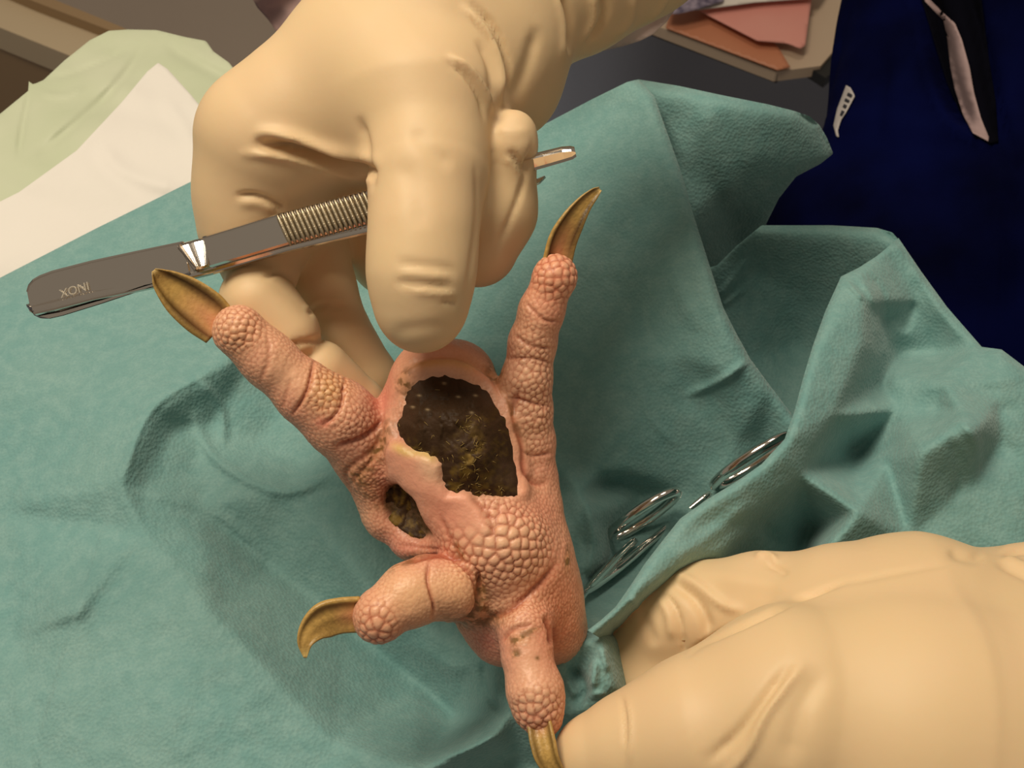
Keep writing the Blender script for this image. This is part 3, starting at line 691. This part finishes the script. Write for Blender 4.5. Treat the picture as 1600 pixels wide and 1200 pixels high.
# ---- colour of the skin
C = np.tile(np.array((0.74, 0.37, 0.245)), (len(Vf), 1))
nb = noise3(Vf, 22, 9, 3)
paint(C, 0.5 * np.clip(nb, 0, 1), (0.72, 0.28, 0.21)); paint(C, 0.4 * np.clip(-nb, 0, 1), (0.80, 0.47, 0.29))
peach = (0.82, 0.51, 0.31); red = (0.68, 0.15, 0.11); pink = (0.80, 0.30, 0.22); ochre = (0.50, 0.26, 0.07); brown = (0.14, 0.065, 0.02)
for (cx, cy, rx, ry, an, a, c) in ((440, 580, 40, 40, 0, .55, peach), (830, 620, 30, 110, 0, .45, peach), (640, 930, 60, 50, 0, .8, (0.84, 0.50, 0.27)), (715, 920, 32, 45, 0, .7, (0.82, 0.46, 0.24)), (825, 1040, 30, 50, 0, .6, peach), (800, 830, 60, 45, 0, .5, peach), (840, 1100, 30, 30, 0, .4, peach),
                                   (512, 612, 30, 34, 0, .75, (0.62, 0.36, 0.10)), (372, 520, 30, 28, 0, .4, (0.70, 0.34, 0.13)), (868, 430, 40, 70, 0, .65, (0.74, 0.24, 0.13)), (560, 650, 60, 50, 0, .25, pink),
                                   (600, 760, 25, 60, -15, .6, (0.68, 0.19, 0.14)), (870, 960, 36, 80, 0, .65, (0.66, 0.17, 0.09)), (620, 860, 60, 22, 10, .7, (0.66, 0.20, 0.17)), (700, 862, 50, 18, 20, .6, (0.66, 0.17, 0.12)), (760, 1000, 50, 30, 20, .6, (0.66, 0.20, 0.17)),
                                   (830, 910, 45, 45, 0, .4, (0.68, 0.24, 0.12)), (600, 620, 24, 45, 20, .6, (0.68, 0.20, 0.17)), (690, 545, 60, 26, 0, .6, (0.82, 0.36, 0.27)), (730, 570, 55, 18, 30, .45, (0.74, 0.34, 0.12)), (505, 660, 14, 10, 0, .6, (0.72, 0.16, 0.13)),
                                   (800, 800, 60, 22, 0, .5, (0.74, 0.22, 0.15)), (850, 800, 22, 40, 0, .4, (0.76, 0.26, 0.17)), (590, 965, 34, 34, 0, .55, (0.74, 0.30, 0.17)), (845, 1130, 34, 22, 0, .5, (0.74, 0.24, 0.17)), (545, 700, 30, 24, 0, .3, (0.66, 0.30, 0.22))):
    paint(C, a * ell(U, V, cx, cy, rx, ry, an), c)
paint(C, tmask, (0.82, 0.38, 0.26))
paint(C, 0.7 * polymask(U, V, [(655, 705), (678, 712), (692, 728), (692, 752), (672, 745), (660, 728)], 8), (0.85, 0.58, 0.38))
paint(C, 0.8 * stroke(U, V, [(618, 690), (640, 705), (665, 708), (688, 722)], 6), (0.72, 0.52, 0.16))
paint(C, 0.6 * ell(U, V, 700, 810, 26, 40, -20), (0.80, 0.30, 0.21))
paint(C, 0.6 * stroke(U, V, rim[3:], 8, taper=False), (0.82, 0.36, 0.23))
paint(C, 0.7 * stroke(U, V, [(622, 590), (670, 562), (730, 566), (778, 600), (802, 660)], 5) * np.clip(0.6 + nb, 0, 1), (0.50, 0.17, 0.05))
paint(C, 0.6 * stroke(U, V, [(640, 575), (700, 568), (750, 580)], 9) * np.clip(0.5 - nb, 0, 1), (0.72, 0.42, 0.12))
# grooves between scales and crease lines keep reddish-brown dirt
groove = np.clip(1 - g1 * 1.6, 0, 1) * np.clip(scale_amp / 0.30, 0.25, 1) * (1 - np.clip(smooth_mask, 0, 1))
paint(C, 0.5 * np.clip(scale_amp / 0.4, 0, 1) * np.clip(dome - 0.45, 0, 1) * 1.6, (0.88, 0.56, 0.36))
paint(C, 0.85 * groove, (0.36, 0.08, 0.03))
paint(C, 0.30 * groove * np.clip(ell(U, V, 512, 612, 40, 44) + ell(U, V, 372, 515, 30, 28), 0, 1), (0.28, 0.12, 0.02))
paint(C, 0.10 * np.abs(rnd), (0.85, 0.45, 0.30))
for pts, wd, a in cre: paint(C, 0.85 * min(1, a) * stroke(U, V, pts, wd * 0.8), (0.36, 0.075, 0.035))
dirt = noise3(Vf, 3.0, 12, 3)
for (cx, cy, rx, ry, an, a) in ((590, 705, 14, 50, 30, .8), (560, 745, 30, 14, 30, .7), (575, 770, 18, 12, 0, .5), (636, 600, 10, 22, 10, .8), (775, 580, 12, 16, 0, 1.0), (800, 650, 8, 40, -15, .5), (752, 935, 12, 34, 0, .9), (735, 970, 40, 12, 0, .7), (812, 1000, 16, 9, -10, 1.1), (806, 1022, 8, 8, 0, .8), (620, 882, 60, 8, -25, .5), (886, 875, 4, 16, 0, 1.0), (600, 790, 16, 10, 0, .7), (716, 855, 6, 8, 0, .9), (722, 868, 8, 5, 30, .8), (760, 960, 24, 14, 0, .4), (640, 650, 8, 40, 0, .25), (832, 985, 16, 4, -15, .7), (840, 1028, 4, 3, 0, .8)):
    m = ell(U, V, cx, cy, rx, ry, an)
    paint(C, 1.3 * a * m * np.clip(dirt * 2.2 + 0.45, 0, 1), (0.07, 0.03, 0.008)); paint(C, 0.4 * a * m, ochre)
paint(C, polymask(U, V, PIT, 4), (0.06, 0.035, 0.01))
base = world(px(900, 1150, 335))[0]
foot = empty('bird_foot', base, 'pink scaly bird foot held sole up, toes spread, dark scab on its swollen pad', 'bird foot')
skin = link_cam('skin', Vf, Qf, M['skin'], foot, cols=C)
fb = BVHTree.FromPolygons(Vf.tolist(), Qf.tolist())
# ---- scabs
def scab(name, poly, H, edge, seed, label, off=0.0, step=2.2):
    base_d = on_bvh(fb, off, 290)
    q = smooth_line(poly + poly[:1], 5)[:-1]; rr = np.random.default_rng(seed); poly = (q + rr.normal(0, 1.6, q.shape)).tolist()
    def dep(U, V):
        d, _, _ = seg_dist(U, V, poly, True); s = 1 - np.exp(-d / edge)
        b = base_d(U, V)
        P = pxa(U, V, b)
        return b - H * s - (0.7 * noise3(P, 11, seed, 2) + 0.12 * noise3(P, 2.4, seed + 1, 3)) * (0.3 + s) + 0.25 + 0.9 * np.exp(-(noise3(P, 8, seed + 8, 2) / 0.10) ** 2) * s * 0.6
    P, Q, U, V = grid_patch(poly, step, dep, 2.2)
    n1 = noise3(P, 4, seed + 3, 4); n2 = noise3(P, 14, seed + 4, 2)
    C = np.tile(np.array((0.042, 0.021, 0.009)), (len(P), 1))
    paint(C, np.clip(n2, 0, 1) * 0.6, (0.075, 0.042, 0.026))
    return P, Q, U, V, C, n1
P, Q, U, V, C, n1 = scab('scab', SCAB, 4.6, 26, 21, '')
olive = (0.14, 0.085, 0.014)
for (cx, cy, rx, ry, an, a) in ((735, 720, 30, 46, 0, .9), (745, 770, 60, 12, 0, .9), (725, 745, 30, 24, 0, .7), (650, 700, 36, 10, 25, .8), (740, 660, 18, 8, -10, .7), (785, 690, 14, 50, 0, .5), (700, 765, 22, 10, 0, 1.)):
    paint(C, a * ell(U, V, cx, cy, rx, ry, an) * np.clip(0.25 + 1.4 * n1, 0, 1), olive)
paint(C, 0.7 * ell(U, V, 738, 708, 8, 22, 10) * np.clip(n1 * 3, 0, 1), (0.30, 0.19, 0.05))
for (cx, cy) in ((694, 599), (743, 618), (716, 620), (655, 618), (737, 645), (645, 636), (668, 640), (736, 667)): paint(C, 0.8 * ell(U, V, cx, cy, 3, 1.6), (0.4, 0.3, 0.18))
SP, SQ = P, Q
link_cam('scab', P, Q, M['scab'], foot, cols=C, label='large dark brown scab')
P, Q, U, V, C, n1 = scab('scab', PIT, 1.2, 8, 41, '')
paint(C, np.clip(0.15 + 1.5 * n1, 0, 1), (0.17, 0.10, 0.018))
link_cam('scab', P, Q, M['scab'], foot, cols=C, label='smaller olive brown scab in a pit beside the pink flap')
# ---- dry straw fibres stuck to the scab
fbb = BVHTree.FromPolygons(SP.tolist(), SQ.tolist()); rf = np.random.default_rng(11); FV, FF = [], []
for cx, cy, sx, sy, cnt in ((735, 720, 18, 34, 46), (750, 768, 34, 7, 26), (650, 705, 22, 7, 14), (700, 700, 60, 60, 30), (735, 660, 10, 8, 10)):
    for _ in range(cnt):
        u, v_ = rf.normal(cx, sx), rf.normal(cy, sy); a = rf.uniform(0, 3.14); L = rf.uniform(1.5, 5)
        if not inside(np.array([u]), np.array([v_]), SCAB)[0]: continue
        pts = []
        for t in (-1, 0, 1):
            q = (u + math.cos(a + t * .05) * L * t, v_ + math.sin(a + t * .05) * L * t)
            hit = fbb.ray_cast(Vector((0, 0, 0)), Vector(px(q[0], q[1], 1)).normalized())
            if hit[0] is None: break
            pts.append(np.array(hit[0]) + np.array((0, 0, 0.05 + 0.06 * (t == 0))))
        if len(pts) < 3: continue
        tv_, tf_ = tube(pts, 0.075, 4); b0 = sum(len(x) for x in FV); FV.append(tv_); FF += [[i + b0 for i in f_] for f_ in tf_]
fo = link_cam('straw_fibre', np.concatenate(FV), FF, M['straw'], foot, label='yellowish fibres stuck on the scab'); fo['kind'] = 'stuff'
# ---- claws
def claw(pts, up, chan=0.35, tip_c=(0.60, 0.42, 0.16), dark=0.8, seed=0, pinkt=0.45, wid=None):
    """pts: (u, v, depth, half width px); channel faces 'up'"""
    L = smooth_line(np.array(pts, float), 8)
    P0 = pxa(L[:, 0], L[:, 1], L[:, 2]); R = L[:, 3] / F * L[:, 2]
    prof = []; n = 14
    for k in range(n + 1):          # back hull
        a = math.pi * k / n; prof.append((math.cos(a), -0.85 * math.sin(a)))
    m = 12
    for k in range(1, m):           # channel between two rims
        x = -1 + 2 * k / m; prof.append((x, 0.16 * math.sin(math.pi * min(1, (1 - abs(x)) * 4)) - chan * max(0, 1 - (x / 0.8) ** 2) + 0.12 * math.exp(-(x / .3) ** 2)))
    V, Fc = sweep([(P0[i], R[i], R[i]) for i in range(len(P0))], prof, up)
    nst, mp = len(P0), len(prof); C = np.zeros((len(V), 3))
    r = np.random.default_rng(seed)
    for i in range(nst):
        t = i / (nst - 1)
        for j in range(mp):
            w_ = prof[j][0]; bk = j <= n
            c = np.array((0.50, 0.31, 0.09)) * (0.85 + 0.3 * r.random())
            if not bk:
                e = min(1, math.exp(-((abs(w_) - 0.66) / 0.22) ** 2) * dark * 1.25 * (0.92 + 0.2 * math.sin(7 * t + 5 * (w_ > 0))))
                c = c * (1 - e) + np.array((0.06, 0.03, 0.006)) * e
                pk = max(0, 1 - t / pinkt) * math.exp(-(w_ / 0.45) ** 2); c = c * (1 - pk) + np.array((0.66, 0.27, 0.15)) * pk
                e2 = max(0, (t - 0.72) / 0.2) * math.exp(-(w_ / 0.5) ** 2) * dark if t < 0.93 else 0
                e2 = min(1, e2); c = c * (1 - e2) + np.array((0.04, 0.02, 0.005)) * e2
            tt = max(0, (t - 0.85) / 0.15); c = c * (1 - tt) + np.array(tip_c) * tt
            C[i * mp + j] = c
    link_cam('claw', V, Fc, M['claw'], foot, cols=C)
claw([(345, 512, 288, 33), (318, 488, 287, 38), (285, 462, 286, 34), (258, 440, 285, 22), (246, 428, 284, 11), (240, 422, 284, 4)], (0.1, 0.2, 1), seed=1)
claw([(871, 412, 290, 25), (880, 376, 289, 24), (895, 346, 288, 20), (912, 320, 288, 14), (928, 303, 288, 9), (938, 295, 289, 4)], (0.45, 0.1, 1), seed=2)
claw([(562, 961, 283, 30), (532, 963, 282, 30), (507, 970, 281, 30), (488, 984, 280, 22), (477, 1004, 279, 13), (477, 1028, 279, 2.5)], (0.1, -0.25, 1), chan=.10, dark=0.35, tip_c=(0.62, 0.45, 0.17), seed=3, pinkt=.3)
claw([(842, 1130, 281, 20), (848, 1160, 279, 21), (856, 1188, 278, 19), (874, 1215, 279, 12), (890, 1240, 280, 3)], (-0.2, -0.1, 1), seed=4, dark=.5, pinkt=.2)

# ------------------------------------------------------------------ glove builder
def glove_mesh(B, h, sculpt, sm=3):
    Vg, Qg = B.mesh(h, sm); Ng = normals(Vg, Qg); U, V = topx(Vg)
    D = np.zeros(len(Vg)); fr = np.clip(Ng[:, 2] * 2.5 + 0.4, 0, 1)
    dep = -Vg[:, 2]
    for s in sculpt:
        pts, wd, a, kd = s[:4]; lo_, hi_ = (s[4] if len(s) > 4 else (0, 999))
        D += a * stroke(U, V, pts, wd, kd, wd2=(s[5] if len(s) > 5 else None)) * ((dep > lo_) & (dep < hi_))
    Vg = Vg + Ng * (D * fr)[:, None]
    return taubin(Vg, Qg, 1), Qg

# ------------------------------------------------------------------ person with the upper glove
B = Blob()
# back of the hand and wrist
B.chain([(432, 218, 303, 112), (590, 100, 303, 138), (700, 20, 306, 165)], k=6)
B.chain([(470, 190, 306, 112), (620, 150, 306, 120)], k=6)
B.chain([(700, 10, 310, 160), (860, -90, 318, 150)], k=6)
B.chain([(640, 150, 297, 145), (765, 85, 304, 112), (800, 10, 310, 100)], k=8)
B.chain([(790, -10, 312, 110), (900, -30, 316, 100), (1000, -70, 322, 88), (1180, -170, 335, 85), (1700, -420, 370, 92)], k=8)
B.chain([(770, 130, 306, 100), (800, 150, 310, 62)], k=6)
# thumb
B.chain([(665, 170, 288, 118), (668, 270, 281, 86), (662, 360, 277, 77), (658, 430, 276, 75), (658, 482, 277, 70)], k=6)
# index block
B.chain([(402, 212, 306, 96), (400, 300, 309, 91), (402, 352, 311, 90)], k=5)
B.chain([(450, 240, 308, 95), (480, 300, 313, 85)], k=4)
B.chain([(405, 370, 312, 84), (408, 420, 309, 60)], k=3)
# index distal
B.chain([(402, 470, 303, 60), (446, 522, 304, 55)], k=1.6)
B.chain([(500, 580, 308, 49), (560, 628, 314, 40), (600, 660, 319, 34)], k=1.0)
# middle finger
B.chain([(478, 380, 326, 66), (500, 450, 326, 56), (522, 500, 326, 50)], k=1.5)
B.chain([(535, 525, 325, 49), (575, 590, 328, 46), (600, 640, 332, 40)], k=1.5)
# ring finger behind
B.chain([(560, 250, 330, 80), (590, 350, 340, 80), (610, 400, 342, 64)], k=3)
# little finger curled, right of the thumb
B.chain([(790, 300, 292, 40), (800, 225, 287, 38), (802, 208, 287, 36)], k=2)
B.chain([(776, 250, 294, 62), (768, 330, 295, 68), (746, 385, 297, 64)], k=3)
up_s = [
    ([(395, 208), (440, 214), (500, 235), (560, 250), (600, 262)], 6, 1.4, 'step', (0, 999), 16),
    ([(395, 224), (450, 230), (510, 248), (590, 272)], 9, -4.0, 'g'),
    ([(370, 240), (430, 243), (500, 260), (590, 285)], 7, 1.2, 'g'), ([(395, 207), (440, 212), (500, 228), (560, 245)], 8, 1.2, 'g'),
    ([(365, 306), (400, 306), (430, 318), (446, 335)], 4, -1.4, 'g'), ([(370, 318), (405, 318), (432, 332)], 8, 0.6, 'g'),
    ([(560, 180), (572, 230), (583, 300)], 7, -1.2, 'g'),
    # wrist side folds
    ([(720, 5), (760, 50), (780, 105), (782, 165)], 5, 1.6, 'g'), ([(730, 0), (775, 50), (793, 110), (790, 170)], 5, -1.3, 'g'), ([(745, 60), (765, 105), (768, 160)], 5, -0.8, 'g'),
    ([(700, 85), (735, 110), (760, 150), (768, 178)], 4.5, 1.4, 'g'), ([(695, 92), (728, 120), (750, 155), (758, 190)], 4, -1.0, 'g'),
    ([(840, 40), (820, 110), (790, 168)], 10, -0.9, 'g'),
    ([(875, -20), (890, 30), (890, 85)], 6, -2.2, 'g'), ([(868, -20), (882, 40), (880, 100)], 6, 0.8, 'g'), ([(940, -20), (945, 25), (915, 70)], 6, -1.6, 'g'), ([(925, -20), (928, 30), (905, 70)], 6, 1.0, 'g'), ([(990, -10), (985, 30), (960, 60)], 6, 0.8, 'g'), ([(1045, -10), (1030, 15), (1010, 40)], 5, 0.8, 'g'),
    # thumb wrinkles
    ([(615, 410), (650, 414), (700, 420), (714, 434)], 7, -0.5, 'g'), ([(622, 426), (665, 430), (702, 434)], 6, 0.35, 'g'), ([(612, 440), (660, 444), (712, 449)], 6, -0.6, 'g'), ([(640, 456), (680, 458), (716, 462)], 6, 0.4, 'g'), ([(690, 470), (715, 475)], 4, -0.6, 'g'),
    ([(610, 520), (660, 512), (712, 512)], 12, -0.4, 'g'), ([(640, 200), (680, 240), (710, 260)], 12, -0.5, 'g'), ([(620, 250), (650, 300), (660, 360)], 16, -0.35, 'g'),
    ([(742, 250), (746, 330), (735, 420), (726, 480)], 4, -0.5, 'g', (0, 290)),
    # little finger
    ([(770, 198), (800, 206), (830, 202)], 7, 0.4, 'g', (0, 300)), ([(795, 232), (808, 252), (820, 262), (832, 240)], 5, -1.0, 'g'), ([(834, 212), (826, 255), (806, 320), (770, 400)], 5, -0.8, 'g'), ([(790, 245), (812, 268)], 3, 0.6, 'g'),
    # middle finger
    ([(478, 492), (505, 478), (540, 480)], 4, -1.0, 'g', (300, 999)), ([(474, 484), (500, 470), (538, 468)], 4, 0.5, 'g', (300, 999)), ([(410, 432), (440, 425), (462, 440)], 4, -1.0, 'g'),
    ([(440, 545), (470, 536), (512, 530)], 4, -1.0, 'g')]
Vg, Qg = glove_mesh(B, 0.85, up_s)
p1 = empty('person', world(px(800, 60, 312))[0] * np.array((1, 1, 0)), 'person in pale pink printed gown, cream latex glove pinching the bird foot and holding forceps', 'person')
link_cam('glove', Vg, Qg, M['glove'], p1, label='cream latex glove')
# rolled cuff edge
# gown behind the wrist
def gown_depth(d0, tilt, seed):
    def fn(U, V):
        d = d0 + tilt * (V - 50) + 0 * U; P = pxa(U, V, d); return d - 5 * noise3(P, 45, seed, 2) - 4 * np.sin((U + V) / 19)
    return fn
P, Q, U, V = grid_patch([(380, -120), (392, -6), (402, 12), (420, 32), (432, 50), (470, 70), (640, -120)], 5, gown_depth(560, 0.2, 3), 2)
link_cam('gown', P, Q, M['gown'], p1, label='pink printed gown beside the glove')
P, Q, U, V = grid_patch([(850, -60), (870, 60), (872, 128), (884, 112), (895, 98), (912, 88), (940, 80), (975, 72), (1000, 64), (1020, 54), (1042, 34), (1062, 4), (1080, -60)], 5, gown_depth(420, 0.2, 8), 2)
link_cam('gown', P, Q, M['gown_white'], p1, label='white and pink gown hem under the glove cuff')

# ------------------------------------------------------------------ lower gloved hand
B = Blob()
B.chain([(930, 1182, 286, 66), (1000, 1170, 284, 88), (1095, 1150, 281, 122), (1240, 1120, 280, 168), (1420, 1150, 284, 235), (1620, 1200, 290, 280), (1850, 1250, 296, 280)], k=5)
B.chain([(1330, 990, 302, 132), (1420, 1000, 302, 156), (1500, 1060, 302, 178), (1640, 1040, 306, 178), (1850, 1100, 310, 190)], k=9)
B.chain([(1280, 960, 306, 98), (1190, 948, 313, 78), (1090, 962, 320, 77), (1050, 972, 322, 70)], k=6)
B.chain([(1030, 985, 323, 66), (985, 1040, 325, 56), (945, 1090, 327, 48)], k=5)
B.chain([(1150, 1050, 318, 80), (1000, 1110, 322, 60)], k=6)
lo_s = [
    ([(1178, 872), (1198, 868), (1216, 878)], 5, 1.3, 'g'), ([(1196, 880), (1215, 888), (1230, 900)], 5, -1.0, 'g'),
    ([(1050, 893), (1090, 915), (1130, 945), (1170, 955)], 7, 1.0, 'g'), ([(1045, 905), (1085, 935), (1105, 975), (1100, 1000)], 8, -1.6, 'g'), ([(1035, 925), (1055, 950), (1065, 985), (1070, 1030)], 3.0, -1.2, 'g'), ([(1028, 932), (1044, 960), (1050, 1000)], 7, 0.9, 'g'), ([(1000, 950), (1015, 985), (1025, 1010)], 8, -0.7, 'g'),
    ([(1075, 895), (1180, 910), (1260, 925)], 14, 0.6, 'g'),
    ([(975, 1085), (984, 1120), (985, 1170), (980, 1200)], 4, 0.5, 'g', (0, 300)), ([(970, 1085), (977, 1120), (977, 1170)], 4, -0.6, 'g', (0, 300)),
    ([(1260, 1030), (1200, 1110), (1170, 1170), (1120, 1230)], 8, 1.2, 'g'), ([(1240, 1030), (1190, 1100), (1150, 1150), (1100, 1195)], 9, -1.2, 'g'), ([(1290, 1040), (1250, 1110), (1230, 1200)], 18, -0.9, 'g'),
    ([(1510, 868), (1480, 880), (1400, 895), (1300, 915)], 5, -0.5, 'g'), ([(1560, 868), (1590, 880), (1640, 905)], 6, 0.9, 'g'), ([(1555, 880), (1585, 893), (1640, 920)], 6, -0.8, 'g'),
    ([(1560, 860), (1590, 850), (1640, 846)], 6, 1.6, 'g'), ([(1560, 872), (1590, 862), (1640, 862)], 4, -1.2, 'g'),
    ([(1070, 1030), (1100, 1005), (1180, 968), (1250, 935), (1330, 905)], 4, -1.8, 'g'), ([(1480, 860), (1515, 872), (1540, 866)], 8, -1.0, 'g')]
Vg, Qg = glove_mesh(B, 0.85, lo_s)
p2 = empty('person', world(px(1400, 1150, 300))[0] * np.array((1, 1, 0)), 'person of whom only a cream latex gloved hand shows at lower right, steadying the leg', 'person')
link_cam('glove', Vg, Qg, M['glove'], p2, label='cream latex glove')

# ------------------------------------------------------------------ forceps
fc = empty('forceps', world(px(470, 370, 293))[0], 'polished steel dissecting forceps with ribbed grip, held between gloved thumb and fingers', 'forceps')
def bar(name, st, thick, mat, parent, tilt=0.0, bev=0.18, label=None, up=None):
    """st: (u, v, depth, half width px). flat bar facing the camera; tilt in radians about its own axis"""
    L = np.array(st, float); P0 = pxa(L[:, 0], L[:, 1], L[:, 2]); R = L[:, 3] / F * L[:, 2]
    prof = []; b = bev
    for (x, y) in ((-1, -1 ), (1, -1), (1, 1), (-1, 1)):
        for t in ((0, 1), (1, 0)) if x * y > 0 else ((1, 0), (0, 1)): prof.append((x * (1 - 0.10 * t[1]), y * (1 - 0.55 * t[0])))
    if up is None: up = (math.sin(tilt) * 0.3, math.sin(tilt), math.cos(tilt))
    V, Fc = sweep([(P0[i], R[i], thick / 2) for i in range(len(P0))], prof, up)
    return link_cam(name, V, Fc, mat, parent, smooth=False, label=label)
T1 = 0.10
hd = lambda u: 300.5 - (u - 45) * 0.0165
arm = bar('arm', [(46, 470, hd(46), 16), (50, 469, hd(50), 25), (58, 467, hd(58), 31.5), (70, 464, hd(70), 35), (90, 458, hd(90), 36.5), (150, 441, hd(150), 35), (220, 422, hd(220), 31), (292, 403, hd(292), 27)], 1.5, M['steel'], fc, T1)
# the bevel is turned so that it mirrors the surgical lamp to the viewer
p_st = px(309, 398.5, hd(305)); Lc = np.linalg.inv(CM) @ np.array((*S.objects['surgical_lamp'].location, 1)); Lc = Lc[:3] * 1000 - p_st
Hh = Lc / np.linalg.norm(Lc) - p_st / np.linalg.norm(p_st); Hh /= np.linalg.norm(Hh)
ax_st = px(320, 395, hd(305)) - px(296, 402, hd(305)); kk = -(ax_st @ Hh) / Hh[2]
kk = float(np.clip(kk, -2.4, 2.4)); ds = hd(305) - 1.0
st_n, dcur = [], ds + kk * 0.55 - 0.2
for q in range(11):                      # rounded bevel: the slope changes along it
    t = q / 10; st_n.append((292 + 35 * t, 403 - 9 * t, dcur, 27 - 1.8 * t)); dcur -= kk / 24 * 3.5 + 0.53 * 1.2 * (t - 0.6)
bar('step', st_n, 1.8, M['steel'], arm, T1, label='bevelled step', up=Hh)
bar('shank', [(324, 394.5, hd(324) - 2.2, 25.3), (445, 358, hd(445) - 2.2, 26), (585, 321, hd(585) - 2.0, 26), (720, 284, hd(720) - 1.4, 19), (800, 262, hd(800) - 0.8, 14)], 2.2, M['steel'], arm, T1)
bar('tip', [(795, 263, hd(795) - 0.8, 14), (850, 249, hd(850), 12), (880, 241, hd(880), 11), (893, 238.5, hd(893), 9), (899, 237, hd(899), 5)], 2.0, M['steel'], arm, -0.9)
arm2 = bar('arm', [(48, 476, hd(46) + 1.6, 14), (60, 473, hd(60) + 1.6, 30), (90, 464, hd(90) + 1.7, 35), (150, 449, hd(150) + 2.2, 34), (240, 432, hd(240) + 3.0, 30), (330, 412, hd(330) + 4.0, 26), (450, 378, hd(450) + 5, 24), (585, 347, hd(585) + 5.5, 22), (720, 312, hd(720) + 6, 16), (800, 293, hd(800) + 6, 12), (836, 284, hd(836) + 6, 10)], 2.4, M['steel'], fc, 1.0)
bar('tooth', [(830, 287, hd(830) + 5, 6), (842, 283, hd(842) + 5, 4), (852, 276, hd(852) + 5, 1)], 1.0, M['steel'], arm2, 0.3, label='pointed tooth at the tip')
# ribs across the grip
nr = 20; rib_me = None
for k in range(nr):
    u0 = 437 + k * 7.45; vc = 360.5 - (u0 - 437) * 0.266; dd = hd(u0) - 3.3
    # slanted: top end left of bottom end
    top = px(u0 - 4, vc - 25.5, dd); bot = px(u0 + 18, vc + 23, dd - 0.2)
    mid = (top + bot) / 2
    if rib_me is None:
        pts = [top + (bot - top) * t for t in np.linspace(0, 1, 7)]
        v, f = tube(pts, [0.25, 0.52, 0.58, 0.58, 0.58, 0.52, 0.25], 8)
        ro = link_cam('rib', v, f, M['steel_brushed'], arm, label='dull rib of the grip'); rib_me = ro.data; m0 = world(mid)[0]
    else:
        o = bpy.data.objects.new('rib', rib_me); COL.objects.link(o); o.parent = arm; o.location = Vector(world(mid)[0] - m0)
# engraved letters, upside down as the forceps are held
cu = bpy.data.curves.new('engraving', 'FONT'); cu.body = 'INOX'; cu.size = 0.0030; cu.extrude = 0.00002; cu.align_x = 'CENTER'; cu.align_y = 'CENTER'
to = bpy.data.objects.new('engraving', cu); COL.objects.link(to)
dg = bpy.context.evaluated_depsgraph_get(); tm = bpy.data.meshes.new_from_object(to.evaluated_get(dg)); bpy.data.objects.remove(to)
tv = np.array([v.co[:] for v in tm.vertices]) * 1000
axx = px(150, 441, hd(150)) - px(60, 467, hd(60)); axx /= np.linalg.norm(axx)
upv = np.array((math.sin(T1) * 0.3, math.sin(T1), math.cos(T1))); upv -= axx * (upv @ axx); upv /= np.linalg.norm(upv); ayy = np.cross(upv, axx)
cpos = px(116, 452, hd(116) - 0.86)
tv = cpos + tv[:, :1] * -axx + tv[:, 1:2] * -ayy + tv[:, 2:] * upv
link_cam('engraving', tv, [list(p.vertices) for p in tm.polygons], M['etch'], arm, smooth=False, label='faint engraved letters INOX, upside down')

# ------------------------------------------------------------------ towel clamp
tc = empty('towel_clamp', world(px(960, 890, 338))[0], 'steel towel clamp with finger rings, half hidden in a fold of the teal drape', 'clamp')
def dd(u, v_, off): return px(u, v_, float(drape_depth([u], [v_])[0]) - off)
def ring(c, half, ang, minor, dmin, d, r):
    a = math.radians(ang); A = np.array((math.cos(a), -math.sin(a))); Bv = np.array((math.sin(a), math.cos(a)))
    pts = []
    for k in range(40):
        t = 6.28318 * k / 40; q = np.array(c) + A * half * math.cos(t) + Bv * minor * math.sin(t)
        pts.append(px(q[0], q[1], d + dmin * math.sin(t) - 3 * math.cos(t)))
    return tube(pts, r, 12, True)
dA = float(drape_depth([1000], [810])[0]) - 6; dB = float(drape_depth([1180], [690])[0]) - 5
shA = [px(992, 845, dA - 2), dd(968, 868, 6), dd(940, 896, 6), dd(918, 920, 6), dd(907, 936, 7), dd(905, 952, 6), dd(910, 968, 5), dd(918, 984, 3)]
def spl(P, n=6): return smooth_line(np.array(P), n)
def arm_clamp(sh, rad, rg):
    s = spl(sh); v, f = tube(s, np.interp(np.linspace(0, 1, len(s)), np.linspace(0, 1, len(rad)), rad), 10)
    o = link_cam('arm', v, f, M['steel'], tc)
    v, f = rg; link_cam('finger_ring', v, f, M['steel'], o)
    return o
arm_clamp(shA, [1.1, 1.3, 1.4, 1.2, .9, .8, .3], ring((1003, 806), 66, 34, 10, 6, dA - 5, 1.5))
shB = [px(1110, 770, dB + 4), px(1040, 826, dA + 2), dd(985, 872, 5), dd(955, 896, 6), dd(928, 916, 6), dd(908, 928, 6), dd(890, 934, 6)]
arm_clamp(shB, [1.2, 1.2, 1.3, 1.4, 1.3, 1., .4], ring((1175, 720), 70, 33, 9, 7, dB - 6, 1.6))
v, f = box_world(-1, 1, -1, 1, -1, 1)
ax1 = dd(968, 868, 6) - dd(928, 908, 6); ax1 /= np.linalg.norm(ax1); zz = np.array((0, 0, 1.)); ay1 = np.cross(zz, ax1)
bj = dd(948, 890, 6) + v[:, :1] * ax1 * 3.6 + v[:, 1:2] * ay1 * 1.5 + v[:, 2:] * zz * 1.5
link_cam('box_joint', bj, f, M['steel'], tc, smooth=False)
print('verts', sum(len(o.data.vertices) for o in S.objects if o.type == 'MESH'))
